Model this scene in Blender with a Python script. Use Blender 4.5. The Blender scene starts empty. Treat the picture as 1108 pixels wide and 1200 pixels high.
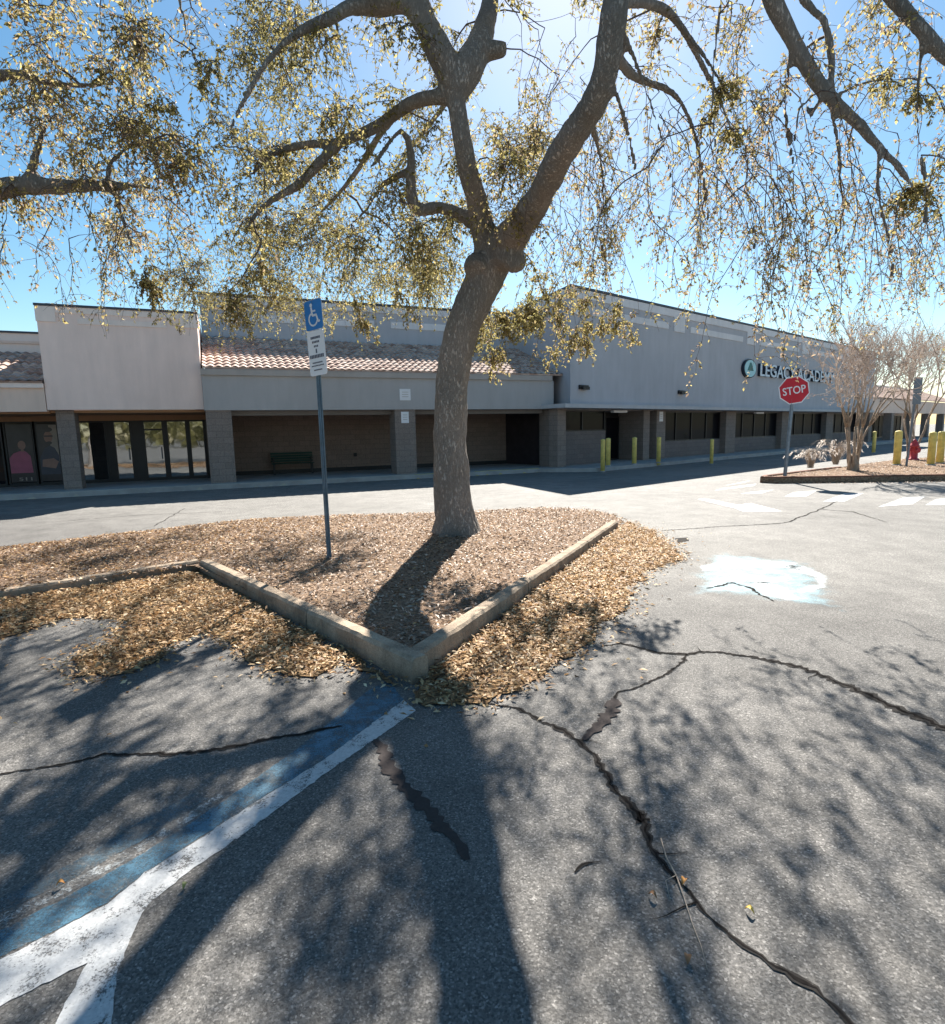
import bpy, bmesh, math, random
import numpy as np
from mathutils import Vector, Matrix, noise as mnoise
random.seed(7); RNG = np.random.default_rng(7)
scene = bpy.context.scene
COL = scene.collection
R_ = math.radians

# ------------------------------------------------------------------ camera
F, IW, IH, EYE = 680.0, 1108.0, 1200.0, 1.65
PITCH, ROLL = math.atan(95 / 680), R_(1.15)
FW = np.array([0, math.cos(PITCH), -math.sin(PITCH)])
RT0 = np.array([1.0, 0, 0]); UP0 = np.cross(RT0, FW)
RT = RT0 * math.cos(ROLL) - UP0 * math.sin(ROLL); UP = np.cross(RT, FW)
CAMP = np.array([0, 0, EYE])

def ray(x, y):
    d = FW * F + RT * (x - IW / 2) - UP * (y - IH / 2)
    return d / d[1]

def gp(x, y, z=0.0):                       # survey point of the photo on the level z
    d = ray(x, y); return CAMP + d * ((z - EYE) / d[2])

def at(x, y, Y):                           # survey point of the photo at depth Y
    return CAMP + ray(x, y) * Y

cam_d = bpy.data.cameras.new('camera'); cam = bpy.data.objects.new('camera', cam_d); COL.objects.link(cam)
cam_d.sensor_fit = 'HORIZONTAL'; cam_d.angle_x = 2 * math.atan(IW / 2 / F)
cam_d.clip_start = 0.05; cam_d.clip_end = 3000
m = Matrix.Identity(4)
for i in range(3):
    m[i][0] = RT[i]; m[i][1] = UP[i]; m[i][2] = -FW[i]; m[i][3] = CAMP[i]
cam.matrix_world = m
scene.camera = cam

# ------------------------------------------------------------------ light
SUN_EL, SUN_AZ = R_(39.5), R_(9.8)             # azimuth from +Y towards +X
world = bpy.data.worlds.new('World'); scene.world = world; world.use_nodes = True
wn = world.node_tree; wn.nodes.clear()
sky = wn.nodes.new('ShaderNodeTexSky'); sky.sky_type = 'NISHITA'; sky.sun_disc = False
sky.sun_elevation = SUN_EL; sky.sun_rotation = SUN_AZ
sky.altitude = 0; sky.air_density = 1.0; sky.dust_density = 0.28; sky.ozone_density = 1.0
bg = wn.nodes.new('ShaderNodeBackground'); bg.inputs['Strength'].default_value = 0.05
wo = wn.nodes.new('ShaderNodeOutputWorld')
hsv = wn.nodes.new('ShaderNodeHueSaturation'); hsv.inputs['Saturation'].default_value = 1.25; hsv.inputs['Hue'].default_value = 0.488
wn.links.new(sky.outputs[0], hsv.inputs['Color']); wn.links.new(hsv.outputs[0], bg.inputs[0]); wn.links.new(bg.outputs[0], wo.inputs[0])
sd = bpy.data.lights.new('sun', 'SUN'); sd.energy = 5.0; sd.angle = R_(0.5); sd.color = (1.0, 0.95, 0.87)
sun = bpy.data.objects.new('sun', sd); COL.objects.link(sun)
SDIR = Vector((math.sin(SUN_AZ) * math.cos(SUN_EL), math.cos(SUN_AZ) * math.cos(SUN_EL), math.sin(SUN_EL)))
sun.rotation_euler = SDIR.to_track_quat('Z', 'Y').to_euler(); sun.location = SDIR * 60
scene.view_settings.view_transform = 'Standard'; scene.view_settings.look = 'None'
scene.view_settings.exposure = 1.62; scene.view_settings.gamma = 1.0
scene.render.engine = 'CYCLES'
scene.cycles.max_bounces = 6; scene.cycles.transparent_max_bounces = 8
scene.cycles.use_denoising = True

# ------------------------------------------------------------------ materials
class NT:
    def __init__(s, name):
        s.m = bpy.data.materials.new(name); s.m.use_nodes = True; s.t = s.m.node_tree; s.n = s.t.nodes; s.n.clear()
        s.out = s.n.new('ShaderNodeOutputMaterial'); s.p = s.n.new('ShaderNodeBsdfPrincipled')
        s.t.links.new(s.p.outputs[0], s.out.inputs[0])
    def L(s, a, b): s.t.links.new(a, b)
    def N(s, typ, **k):
        nd = s.n.new(typ)
        for a, v in k.items(): setattr(nd, a, v)
        return nd
    def pos(s, scale=(1, 1, 1), obj=False):
        if obj: o = s.N('ShaderNodeTexCoord').outputs['Object']
        else: o = s.N('ShaderNodeNewGeometry').outputs['Position']
        mp = s.N('ShaderNodeMapping'); mp.inputs['Scale'].default_value = scale
        s.L(o, mp.inputs[0]); return mp.outputs[0]
    def noise(s, vec, scale, detail=4, rough=0.55):
        nd = s.N('ShaderNodeTexNoise'); nd.inputs['Scale'].default_value = scale
        nd.inputs['Detail'].default_value = detail; nd.inputs['Roughness'].default_value = rough
        s.L(vec, nd.inputs['Vector']); return nd.outputs['Fac']
    def ramp(s, fac, stops, interp='LINEAR'):
        r = s.N('ShaderNodeValToRGB'); r.color_ramp.interpolation = interp
        e = r.color_ramp.elements
        while len(e) < len(stops): e.new(0.5)
        for el, (p, c) in zip(e, stops):
            el.position = p; el.color = (*c, 1) if len(c) == 3 else c
        s.L(fac, r.inputs[0]); return r.outputs[0]
    def mixc(s, fac, a, b, mode='MIX'):
        mx = s.N('ShaderNodeMix', data_type='RGBA', blend_type=mode)
        for sock, v in ((mx.inputs[0], fac), (mx.inputs[6], a), (mx.inputs[7], b)):
            if isinstance(v, bpy.types.NodeSocket): s.L(v, sock)
            elif isinstance(v, tuple): sock.default_value = (*v, 1)
            else: sock.default_value = v
        return mx.outputs[2]
    def math(s, op, a, b=0.0, c=None):
        md = s.N('ShaderNodeMath', operation=op)
        for sock, v in zip(md.inputs, (a, b, c)):
            if v is None: continue
            if isinstance(v, bpy.types.NodeSocket): s.L(v, sock)
            else: sock.default_value = v
        return md.outputs[0]
    def bump(s, h, strength=0.4, dist=0.01):
        b = s.N('ShaderNodeBump'); b.inputs['Strength'].default_value = strength; b.inputs['Distance'].default_value = dist
        s.L(h, b.inputs['Height']); s.L(b.outputs[0], s.p.inputs['Normal'])
    def fin(s, col=None, rough=0.8, spec=0.3, metal=0.0):
        if isinstance(col, bpy.types.NodeSocket): s.L(col, s.p.inputs['Base Color'])
        elif col: s.p.inputs['Base Color'].default_value = (*col, 1)
        if isinstance(rough, bpy.types.NodeSocket): s.L(rough, s.p.inputs['Roughness'])
        else: s.p.inputs['Roughness'].default_value = rough
        s.p.inputs['Specular IOR Level'].default_value = spec; s.p.inputs['Metallic'].default_value = metal
        return s.m

def g3(v): return (v, v, v)

def mat_plain(name, c, rough=0.7, spec=0.3, metal=0.0, var=0.15, scale=3.0, bump=0.0, bscale=60):
    n = NT(name); v = n.pos()
    f = n.noise(v, scale, 5, 0.6)
    lo = tuple(x * (1 - var) for x in c); hi = tuple(min(1, x * (1 + var)) for x in c)
    col = n.ramp(f, [(0.3, lo), (0.7, hi)])
    if bump: n.bump(n.noise(v, bscale, 3), bump, 0.01)
    return n.fin(col, rough, spec, metal)

def mat_asphalt():
    n = NT('asphalt'); v = n.pos()
    big = n.noise(v, 0.35, 5, 0.6); mid = n.noise(v, 2.3, 6, 0.65); fine = n.noise(v, 55, 3, 0.7)
    vor = n.N('ShaderNodeTexVoronoi'); vor.inputs['Scale'].default_value = 150; n.L(v, vor.inputs['Vector'])
    sep = n.N('ShaderNodeSeparateColor'); n.L(vor.outputs['Color'], sep.inputs[0])
    # paler drive lane beyond the island, darker parking bays this side
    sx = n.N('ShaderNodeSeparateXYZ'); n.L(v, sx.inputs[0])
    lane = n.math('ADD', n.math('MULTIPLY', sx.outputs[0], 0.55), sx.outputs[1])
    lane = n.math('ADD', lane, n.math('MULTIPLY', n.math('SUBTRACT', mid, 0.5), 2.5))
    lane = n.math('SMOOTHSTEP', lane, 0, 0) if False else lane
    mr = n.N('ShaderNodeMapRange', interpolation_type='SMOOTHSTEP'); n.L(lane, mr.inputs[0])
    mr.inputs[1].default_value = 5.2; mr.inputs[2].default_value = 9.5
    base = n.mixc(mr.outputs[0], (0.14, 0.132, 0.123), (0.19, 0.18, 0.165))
    mod = n.ramp(big, [(0.3, g3(0.82)), (0.72, g3(1.15))])
    c = n.mixc(1.0, base, mod, 'MULTIPLY')
    c = n.mixc(1.0, c, n.ramp(mid, [(0.28, g3(0.78)), (0.7, g3(1.2))]), 'MULTIPLY')
    agg = n.ramp(sep.outputs[0], [(0.0, g3(0.45)), (0.45, g3(0.9)), (0.8, g3(1.15)), (0.93, g3(1.6)), (1.0, g3(2.3))])
    c = n.mixc(0.8, c, agg, 'MULTIPLY')
    c = n.mixc(0.6, c, n.ramp(fine, [(0.3, g3(0.6)), (0.7, g3(1.4))]), 'MULTIPLY')
    h = n.math('ADD', n.math('MULTIPLY', sep.outputs[1], 0.5), fine)
    n.bump(h, 0.75, 0.006)
    return n.fin(c, 0.8, 0.2)

def mat_worn(name, paint, lo, hi, scale=9.0, rough=0.6, spec=0.35):
    """paint worn through: flakes let the pavement below show"""
    n = NT(name); v = n.pos()
    f = n.noise(v, scale, 8, 0.72); g = n.noise(v, 70, 2, 0.6)
    a = n.math('ADD', n.math('MULTIPLY', f, 0.66), n.math('MULTIPLY', n.noise(v, 120, 3, 0.7), 0.34))
    ed = n.N('ShaderNodeAttribute', attribute_name='wear'); a = n.math('SUBTRACT', a, n.math('MULTIPLY', ed.outputs['Fac'], 0.30))
    mr = n.N('ShaderNodeMapRange'); n.L(a, mr.inputs[0]); mr.inputs[1].default_value = lo; mr.inputs[2].default_value = hi
    n.L(mr.outputs[0], n.p.inputs['Alpha'])
    c = n.mixc(n.noise(v, 3, 4), tuple(x * 0.8 for x in paint), paint)
    c = n.mixc(0.5, c, n.ramp(g, [(0.3, g3(0.7)), (0.7, g3(1.2))]), 'MULTIPLY')
    n.bump(g, 0.4, 0.004)
    return n.fin(c, rough, spec)

def mat_leaf(name, stops, trans=0.5, rough=0.6):
    n = NT(name)
    at_ = n.N('ShaderNodeAttribute', attribute_name='tint')
    sp = n.N('ShaderNodeSeparateColor'); n.L(at_.outputs['Color'], sp.inputs[0])
    c = n.ramp(sp.outputs[0], stops)
    c = n.mixc(1.0, c, n.ramp(sp.outputs[1], [(0, g3(0.65)), (1, g3(1.3))]), 'MULTIPLY')
    n.fin(c, rough, 0.25)
    if trans:
        tr = n.N('ShaderNodeBsdfTranslucent'); n.L(c, tr.inputs[0])
        mx = n.N('ShaderNodeMixShader'); mx.inputs[0].default_value = trans
        n.L(n.p.outputs[0], mx.inputs[1]); n.L(tr.outputs[0], mx.inputs[2]); n.L(mx.outputs[0], n.out.inputs[0])
    return n.m

def mat_bark(name, c, zs=2.6, scale=24):
    n = NT(name); v = n.pos((1, 1, 1 / zs / 1.6))
    a = n.noise(v, scale * 0.9, 9, 0.75); r = n.noise(n.pos((1, 1, 0.30)), scale * 1.3, 6, 0.7)
    ridge = n.math('ABSOLUTE', n.math('SUBTRACT', r, 0.5))
    rd = n.ramp(ridge, [(0.0, g3(0.0)), (0.10, g3(1.0))]); big = n.noise(n.pos((1, 1, 0.6)), 2.2, 4)
    col = n.ramp(a, [(0.28, tuple(x * 0.68 for x in c)), (0.5, c), (0.72, tuple(x * 1.22 for x in c))])
    col = n.mixc(0.55, col, n.mixc(rd, tuple(x * 0.48 for x in c), tuple(x * 1.1 for x in c)))
    col = n.mixc(0.8, col, n.ramp(big, [(0.3, (0.72, 0.74, 0.72)), (0.7, (1.2, 1.12, 1.06))]), 'MULTIPLY')
    bw = n.N('ShaderNodeRGBToBW'); n.L(rd, bw.inputs[0])
    n.bump(n.math('ADD', n.math('MULTIPLY', bw.outputs[0], 0.7), n.math('MULTIPLY', a, 0.9)), 0.9, 0.03)
    return n.fin(col, 0.92, 0.15)

def mat_block(name, c):
    n = NT(name); v = n.pos(obj=True)
    sx = n.N('ShaderNodeSeparateXYZ'); n.L(v, sx.inputs[0])
    cb = n.N('ShaderNodeCombineXYZ'); n.L(n.math('ADD', sx.outputs[0], sx.outputs[1]), cb.inputs[0]); n.L(sx.outputs[2], cb.inputs[1])
    b = n.N('ShaderNodeTexBrick'); b.inputs['Scale'].default_value = 1.0
    b.inputs['Brick Width'].default_value = 0.4; b.inputs['Row Height'].default_value = 0.2; b.inputs['Mortar Size'].default_value = 0.008
    b.inputs['Color1'].default_value = (*c, 1); b.inputs['Color2'].default_value = (*[x * 0.86 for x in c], 1)
    b.inputs['Mortar'].default_value = (*[x * 0.7 for x in c], 1)
    n.L(cb.outputs[0], b.inputs['Vector'])
    f = n.noise(n.pos(), 30, 5, 0.7)
    col = n.mixc(0.7, b.outputs['Color'], n.ramp(f, [(0.3, g3(0.6)), (0.7, g3(1.35))]), 'MULTIPLY')
    n.bump(f, 0.8, 0.02)
    return n.fin(col, 0.9, 0.2)

def mat_stucco(name, c, var=0.07):
    n = NT(name); v = n.pos()
    big = n.noise(v, 0.5, 5, 0.6); mid = n.noise(n.pos((3, 3, 0.5)), 1.0, 6, 0.65); f = n.noise(v, 40, 3, 0.7)
    col = n.ramp(big, [(0.3, tuple(x * (1 - var) for x in c)), (0.7, tuple(min(1, x * (1 + var)) for x in c))])
    col = n.mixc(0.6, col, n.ramp(mid, [(0.3, g3(0.87)), (0.65, g3(1.05))]), 'MULTIPLY')
    n.bump(f, 0.35, 0.01)
    return n.fin(col, 0.9, 0.2)

def mat_glass(name, c=(0.02, 0.022, 0.025), refl=0.35):
    n = NT(name); n.fin(c, 0.5, 0.05)
    gl = n.N('ShaderNodeBsdfGlossy'); gl.inputs['Roughness'].default_value = 0.03
    gl.inputs['Color'].default_value = (0.85, 0.9, 0.92, 1)
    f = n.noise(n.pos(), 1.3, 2)
    bm_ = n.N('ShaderNodeBump'); bm_.inputs['Strength'].default_value = 0.05; bm_.inputs['Distance'].default_value = 0.05
    n.L(f, bm_.inputs['Height']); n.L(bm_.outputs[0], gl.inputs['Normal'])
    mx = n.N('ShaderNodeMixShader'); mx.inputs[0].default_value = refl
    n.L(n.p.outputs[0], mx.inputs[1]); n.L(gl.outputs[0], mx.inputs[2]); n.L(mx.outputs[0], n.out.inputs[0])
    return n.m

def mat_mulch(name, c1, c2):
    n = NT(name); v = n.pos()
    f = n.noise(v, 26, 6, 0.75); vo = n.N('ShaderNodeTexVoronoi'); vo.inputs['Scale'].default_value = 42
    vo.inputs['Randomness'].default_value = 1.0; n.L(n.pos((1, 1.6, 1)), vo.inputs['Vector'])
    sp = n.N('ShaderNodeSeparateColor'); n.L(vo.outputs['Color'], sp.inputs[0])
    c = n.mixc(sp.outputs[0], c1, c2)
    c = n.mixc(0.7, c, n.ramp(f, [(0.3, g3(0.4)), (0.7, g3(1.5))]), 'MULTIPLY')
    n.bump(n.math('ADD', f, sp.outputs[1]), 1.0, 0.03)
    return n.fin(c, 0.95, 0.1)

def mat_kerb(name, c):
    n = NT(name); v = n.pos(); a = n.noise(v, 5, 8, 0.7); st = n.noise(n.pos((1, 1, 0.25)), 3.2, 5, 0.65); f = n.noise(v, 65, 3, 0.7)
    col = n.ramp(a, [(0.3, tuple(x * 0.68 for x in c)), (0.55, c), (0.75, tuple(x * 1.25 for x in c))])
    col = n.mixc(n.ramp(st, [(0.46, g3(0)), (0.66, g3(0.55))]), col, (0.13, 0.095, 0.07))
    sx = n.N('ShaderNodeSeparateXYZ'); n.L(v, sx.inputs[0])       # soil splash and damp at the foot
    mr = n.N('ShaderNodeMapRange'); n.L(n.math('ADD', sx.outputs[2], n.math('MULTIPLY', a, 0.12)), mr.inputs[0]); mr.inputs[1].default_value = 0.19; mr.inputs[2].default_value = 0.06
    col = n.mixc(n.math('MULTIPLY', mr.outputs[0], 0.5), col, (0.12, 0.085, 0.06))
    col = n.mixc(0.6, col, n.ramp(f, [(0.3, g3(0.65)), (0.7, g3(1.3))]), 'MULTIPLY')
    n.bump(n.math('ADD', f, a), 0.7, 0.012)
    return n.fin(col, 0.92, 0.15)
M = dict(
    asphalt=mat_asphalt(),
    crackcore=mat_plain('crack_shade', (0.018, 0.016, 0.015), 1.0, 0.0, var=0.4, scale=30),  # flat dark strip, colour stands in for the shade down in a crack
    crack=mat_worn('crack_filler', (0.038, 0.034, 0.031), 0.36, 0.46, 28, 0.95, 0.1),
    tar=mat_worn('old_patch', (0.060, 0.050, 0.047), 0.18, 0.34, 22, 0.95, 0.1),
    white_line=mat_worn('white_paint', (0.52, 0.52, 0.515), 0.39, 0.49, 8),
    old_white=mat_worn('old_white_paint', (0.42, 0.44, 0.44), 0.49, 0.60, 14),
    far_white=mat_worn('faded_lane_paint', (0.62, 0.61, 0.59), 0.32, 0.52, 4),
    blue_line=mat_worn('blue_paint', (0.075, 0.18, 0.255), 0.38, 0.57, 9),
    old_blue=mat_worn('old_blue_paint', (0.09, 0.15, 0.19), 0.43, 0.62, 9),
    ada_blue=mat_worn('pale_blue_paint', (0.25, 0.42, 0.48), 0.30, 0.62, 6),
    ada_white=mat_worn('symbol_white_paint', (0.56, 0.60, 0.60), 0.30, 0.54, 9),
    kerb=mat_kerb('kerb_concrete', (0.41, 0.32, 0.235)),
    walk=mat_plain('walk_concrete', (0.36, 0.35, 0.34), 0.9, 0.2, var=0.2, scale=2, bump=0.3),
    walkkerb=mat_plain('painted_kerb', (0.42, 0.40, 0.34), 0.85, 0.25, var=0.25, scale=3),
    yellowkerb=mat_plain('yellow_kerb_paint', (0.50, 0.42, 0.16), 0.7, 0.3, var=0.3, scale=4),
    redkerb=mat_plain('brown_kerb', (0.20, 0.095, 0.06), 0.9, 0.2, var=0.35, scale=4, bump=0.5),
    mulch=mat_mulch('mulch', (0.18, 0.115, 0.075), (0.40, 0.285, 0.20)),
    bed=mat_mulch('litter_bed', (0.14, 0.085, 0.05), (0.38, 0.25, 0.13)),
    pink=mat_stucco('pink_stucco', (0.90, 0.71, 0.63)),
    pinktrim=mat_stucco('pink_trim', (0.88, 0.75, 0.68)),
    beige=mat_stucco('beige_stucco', (0.80, 0.62, 0.52)),
    grey=mat_stucco('grey_stucco', (0.44, 0.425, 0.42)),
    greytrim=mat_stucco('grey_trim', (0.44, 0.40, 0.37)),
    bluegrey=mat_stucco('blue_grey_stucco', (0.45, 0.455, 0.485)),
    palegrey=mat_stucco('pale_trim', (0.70, 0.69, 0.70)),
    canopy=mat_stucco('canopy_edge', (0.50, 0.50, 0.51)),
    coping=mat_plain('dark_coping', (0.045, 0.055, 0.075), 0.5, 0.4, var=0.15),
    tan=mat_stucco('tan_header', (0.42, 0.24, 0.14)),
    block=mat_block('split_block', (0.27, 0.225, 0.20)),
    arcade=mat_block('arcade_wall', (0.27, 0.20, 0.165)),
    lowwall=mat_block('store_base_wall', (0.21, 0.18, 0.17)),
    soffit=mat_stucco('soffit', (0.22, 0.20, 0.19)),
    tile=None,
    frame=mat_plain('bronze_frame', (0.018, 0.017, 0.018), 0.45, 0.4),
    glass=mat_glass('store_glass', refl=0.42),
    darkglass=mat_glass('dark_glass', (0.006, 0.006, 0.009), 0.012),
    black=mat_plain('black_metal', (0.015, 0.015, 0.017), 0.5, 0.4),
    galv=mat_plain('galvanised_steel', (0.20, 0.235, 0.27), 0.5, 0.5, 0.35, var=0.25, scale=12),
    bluepost=mat_plain('blue_grey_post', (0.10, 0.155, 0.20), 0.5, 0.5, 0.2, var=0.25, scale=9),
    signblue=mat_plain('sign_blue', (0.012, 0.19, 0.52), 0.45, 0.5, var=0.08),
    signwhite=mat_plain('sign_white', (0.78, 0.78, 0.80), 0.5, 0.4, var=0.05),
    signgrey=mat_plain('sign_back', (0.17, 0.20, 0.23), 0.5, 0.4, 0.2, var=0.15),
    ink=mat_plain('sign_ink', (0.10, 0.10, 0.13), 0.6, 0.3),
    red=mat_plain('sign_red', (0.55, 0.018, 0.035), 0.5, 0.4, var=0.08),
    hydrant=mat_plain('hydrant_red', (0.45, 0.05, 0.06), 0.5, 0.4, var=0.2, scale=8),
    yellow=mat_plain('bollard_yellow', (0.72, 0.58, 0.17), 0.55, 0.35, var=0.2, scale=6),
    letter=mat_plain('letter_white', (0.62, 0.72, 0.80), 0.5, 0.3, var=0.03),
    letterside=mat_plain('letter_return', (0.02, 0.03, 0.05), 0.5, 0.3),
    emblem=mat_plain('emblem_teal', (0.40, 0.68, 0.72), 0.5, 0.3, var=0.05),
    emblemgreen=mat_plain('emblem_green', (0.02, 0.14, 0.13), 0.5, 0.3),
    bench=mat_plain('bench_green', (0.018, 0.05, 0.035), 0.55, 0.3),
    skin=mat_plain('print_skin', (0.30, 0.17, 0.135), 0.4, 0.4, var=0.15, scale=5),
    shirt=mat_plain('print_pink', (0.40, 0.10, 0.17), 0.4, 0.4, var=0.12, scale=5),
    darkprint=mat_plain('print_dark', (0.035, 0.03, 0.035), 0.3, 0.4, var=0.3),
    greyprint=mat_plain('print_grey', (0.28, 0.24, 0.21), 0.35, 0.4, var=0.3, scale=3),
    navyprint=mat_plain('print_navy', (0.045, 0.05, 0.075), 0.35, 0.4, var=0.2),
    bark=mat_bark('oak_bark', (0.44, 0.40, 0.365)),
    twig=mat_plain('twig_bark', (0.13, 0.10, 0.085), 0.9, 0.1, var=0.3, scale=9),
    crapebark=mat_bark('crape_bark', (0.52, 0.42, 0.33), 3.0, 9),
    crapetwig=mat_plain('crape_twig', (0.55, 0.46, 0.39), 0.9, 0.1, var=0.2, scale=4),
    stick=mat_plain('bleached_stick', (0.40, 0.32, 0.25), 0.85, 0.2, var=0.3, scale=30),
    oakleaf=mat_leaf('oak_leaf', [(0.0, (0.15, 0.14, 0.055)), (0.35, (0.25, 0.22, 0.09)), (0.6, (0.42, 0.345, 0.13)),
                                  (0.8, (0.36, 0.265, 0.17)), (1.0, (0.32, 0.235, 0.185))], 0.64),
    litter=mat_leaf('fallen_leaves', [(0.0, (0.10, 0.052, 0.026)), (0.35, (0.37, 0.21, 0.095)), (0.65, (0.58, 0.39, 0.20)), (1.0, (0.78, 0.62, 0.41))], 0.25),
    chips=mat_leaf('mulch_chips', [(0.0, (0.12, 0.075, 0.05)), (0.4, (0.34, 0.235, 0.165)), (0.75, (0.55, 0.42, 0.32)), (1.0, (0.70, 0.58, 0.48))], 0.1),
    seed=mat_leaf('seed_heads', [(0.0, (0.26, 0.19, 0.15)), (0.6, (0.42, 0.31, 0.25)), (0.9, (0.50, 0.40, 0.22)), (1.0, (0.55, 0.45, 0.15))], 0.35),
    grassblade=mat_leaf('dry_grass', [(0.0, (0.50, 0.43, 0.36)), (0.6, (0.72, 0.66, 0.60)), (1.0, (0.85, 0.80, 0.76))], 0.4),
    greenleaf=mat_plain('green_leaf', (0.16, 0.19, 0.06), 0.5, 0.3, var=0.2, scale=40),
    orangeleaf=mat_plain('orange_leaf', (0.60, 0.27, 0.07), 0.6, 0.3, var=0.2, scale=40),
    yellowleaf=mat_plain('yellow_leaf', (0.72, 0.50, 0.12), 0.6, 0.3, var=0.2, scale=40),
    brownleaf=mat_plain('brown_leaf', (0.30, 0.16, 0.08), 0.7, 0.2, var=0.2, scale=40),
)
def mat_tile():
    n = NT('roof_tile'); v = n.pos(obj=True)
    vo = n.N('ShaderNodeTexVoronoi'); vo.inputs['Scale'].default_value = 4.0; n.L(v, vo.inputs['Vector'])
    sp = n.N('ShaderNodeSeparateColor'); n.L(vo.outputs['Color'], sp.inputs[0])
    c = n.ramp(sp.outputs[0], [(0, (0.36, 0.23, 0.18)), (0.5, (0.52, 0.37, 0.30)), (1, (0.64, 0.50, 0.42))])
    c = n.mixc(0.6, c, n.ramp(n.noise(v, 6, 6, 0.7), [(0.3, g3(0.6)), (0.7, g3(1.2))]), 'MULTIPLY')
    return n.fin(c, 0.85, 0.2)
M['tile'] = mat_tile()

# ------------------------------------------------------------------ mesh helpers
class MB:
    def __init__(s): s.v = []; s.f = []; s.mi = []; s.cur = 0
    def add(s, vs, fs):
        o = len(s.v); s.v += [tuple(map(float, p)) for p in vs]
        for f in fs: s.f.append(tuple(o + i for i in f)); s.mi.append(s.cur)
        return s
    def box(s, x0, x1, y0, y1, z0, z1):
        return s.add([(x0, y0, z0), (x1, y0, z0), (x1, y1, z0), (x0, y1, z0), (x0, y0, z1), (x1, y0, z1), (x1, y1, z1), (x0, y1, z1)],
                     [(3, 2, 1, 0), (4, 5, 6, 7), (0, 1, 5, 4), (1, 2, 6, 5), (2, 3, 7, 6), (3, 0, 4, 7)])
    def prism(s, poly, z0, z1):
        n = len(poly); a = sum(poly[i][0] * poly[(i + 1) % n][1] - poly[(i + 1) % n][0] * poly[i][1] for i in range(n))
        if a < 0: poly = poly[::-1]
        vs = [(p[0], p[1], z0) for p in poly] + [(p[0], p[1], z1) for p in poly]
        fs = [tuple(range(n))[::-1], tuple(range(n, 2 * n))] + [(i, (i + 1) % n, n + (i + 1) % n, n + i) for i in range(n)]
        return s.add(vs, fs)
    def plate(s, poly, y0, y1):                # outline in x,z; thickness along y
        n = len(poly); a = sum(poly[i][0] * poly[(i + 1) % n][1] - poly[(i + 1) % n][0] * poly[i][1] for i in range(n))
        if a < 0: poly = poly[::-1]
        vs = [(p[0], y0, p[1]) for p in poly] + [(p[0], y1, p[1]) for p in poly]
        fs = [tuple(range(n)), tuple(range(n, 2 * n))[::-1]] + [((i + 1) % n, i, n + i, n + (i + 1) % n) for i in range(n)]
        return s.add(vs, fs)
    def tube(s, pts, radii, sides=8, caps=True):
        P = [Vector(p) for p in pts]; n = len(P)
        if not hasattr(radii, '__len__'): radii = [radii] * n
        prev = None; vs = []; fs = []
        for i in range(n):
            d = (P[min(i + 1, n - 1)] - P[max(i - 1, 0)])
            d = d.normalized() if d.length > 1e-9 else Vector((0, 0, 1))
            if prev is None:
                prev = d.orthogonal().normalized()
            a = (prev - d * prev.dot(d))
            a = a.normalized() if a.length > 1e-6 else d.orthogonal().normalized()
            prev = a; b = d.cross(a)
            for k in range(sides):
                t = 2 * math.pi * k / sides
                vs.append(P[i] + (a * math.cos(t) + b * math.sin(t)) * radii[i])
        for i in range(n - 1):
            for k in range(sides):
                k2 = (k + 1) % sides
                fs.append((i * sides + k, i * sides + k2, (i + 1) * sides + k2, (i + 1) * sides + k))
        if caps:
            fs.append(tuple(range(sides))[::-1]); fs.append(tuple((n - 1) * sides + k for k in range(sides)))
        return s.add(vs, fs)
    def lathe(s, prof, c=(0, 0, 0), sides=20):
        vs = []; fs = []
        for (r, z) in prof:
            for k in range(sides):
                t = 2 * math.pi * k / sides; vs.append((c[0] + r * math.cos(t), c[1] + r * math.sin(t), c[2] + z))
        for i in range(len(prof) - 1):
            for k in range(sides):
                k2 = (k + 1) % sides
                fs.append((i * sides + k, i * sides + k2, (i + 1) * sides + k2, (i + 1) * sides + k))
        fs.append(tuple(range(sides))[::-1]); fs.append(tuple((len(prof) - 1) * sides + k for k in range(sides)))
        return s.add(vs, fs)
    def build(s, name, mat, parent=None, smooth=False, bevel=0.0):
        me = bpy.data.meshes.new(name); me.from_pydata(s.v, [], s.f)
        for mm in (mat if isinstance(mat, (list, tuple)) else [mat]): me.materials.append(mm)
        if any(s.mi): me.polygons.foreach_set('material_index', s.mi)
        if smooth: me.polygons.foreach_set('use_smooth', [True] * len(s.f))
        me.update()
        o = bpy.data.objects.new(name, me); COL.objects.link(o)
        if parent is not None: o.parent = parent
        if bevel:
            b = o.modifiers.new('bevel', 'BEVEL'); b.width = bevel; b.segments = 2; b.limit_method = 'ANGLE'
        return o

def tag(o, label=None, cat=None, group=None, kind=None):
    if label: o['label'] = label
    if cat: o['category'] = cat
    if group: o['group'] = group
    if kind: o['kind'] = kind
    return o

def empty(name, loc, rz, label, cat, group=None):
    o = bpy.data.objects.new(name, None); COL.objects.link(o); o.empty_display_size = 0.2
    o.location = tuple(map(float, loc)); o.rotation_euler = (0, 0, rz)
    return tag(o, label, cat, group)

def copy_tree(o, parent=None):
    c = o.copy(); COL.objects.link(c)
    if parent is not None: c.parent = parent
    for ch in list(o.children): copy_tree(ch, c)
    return c

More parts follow.
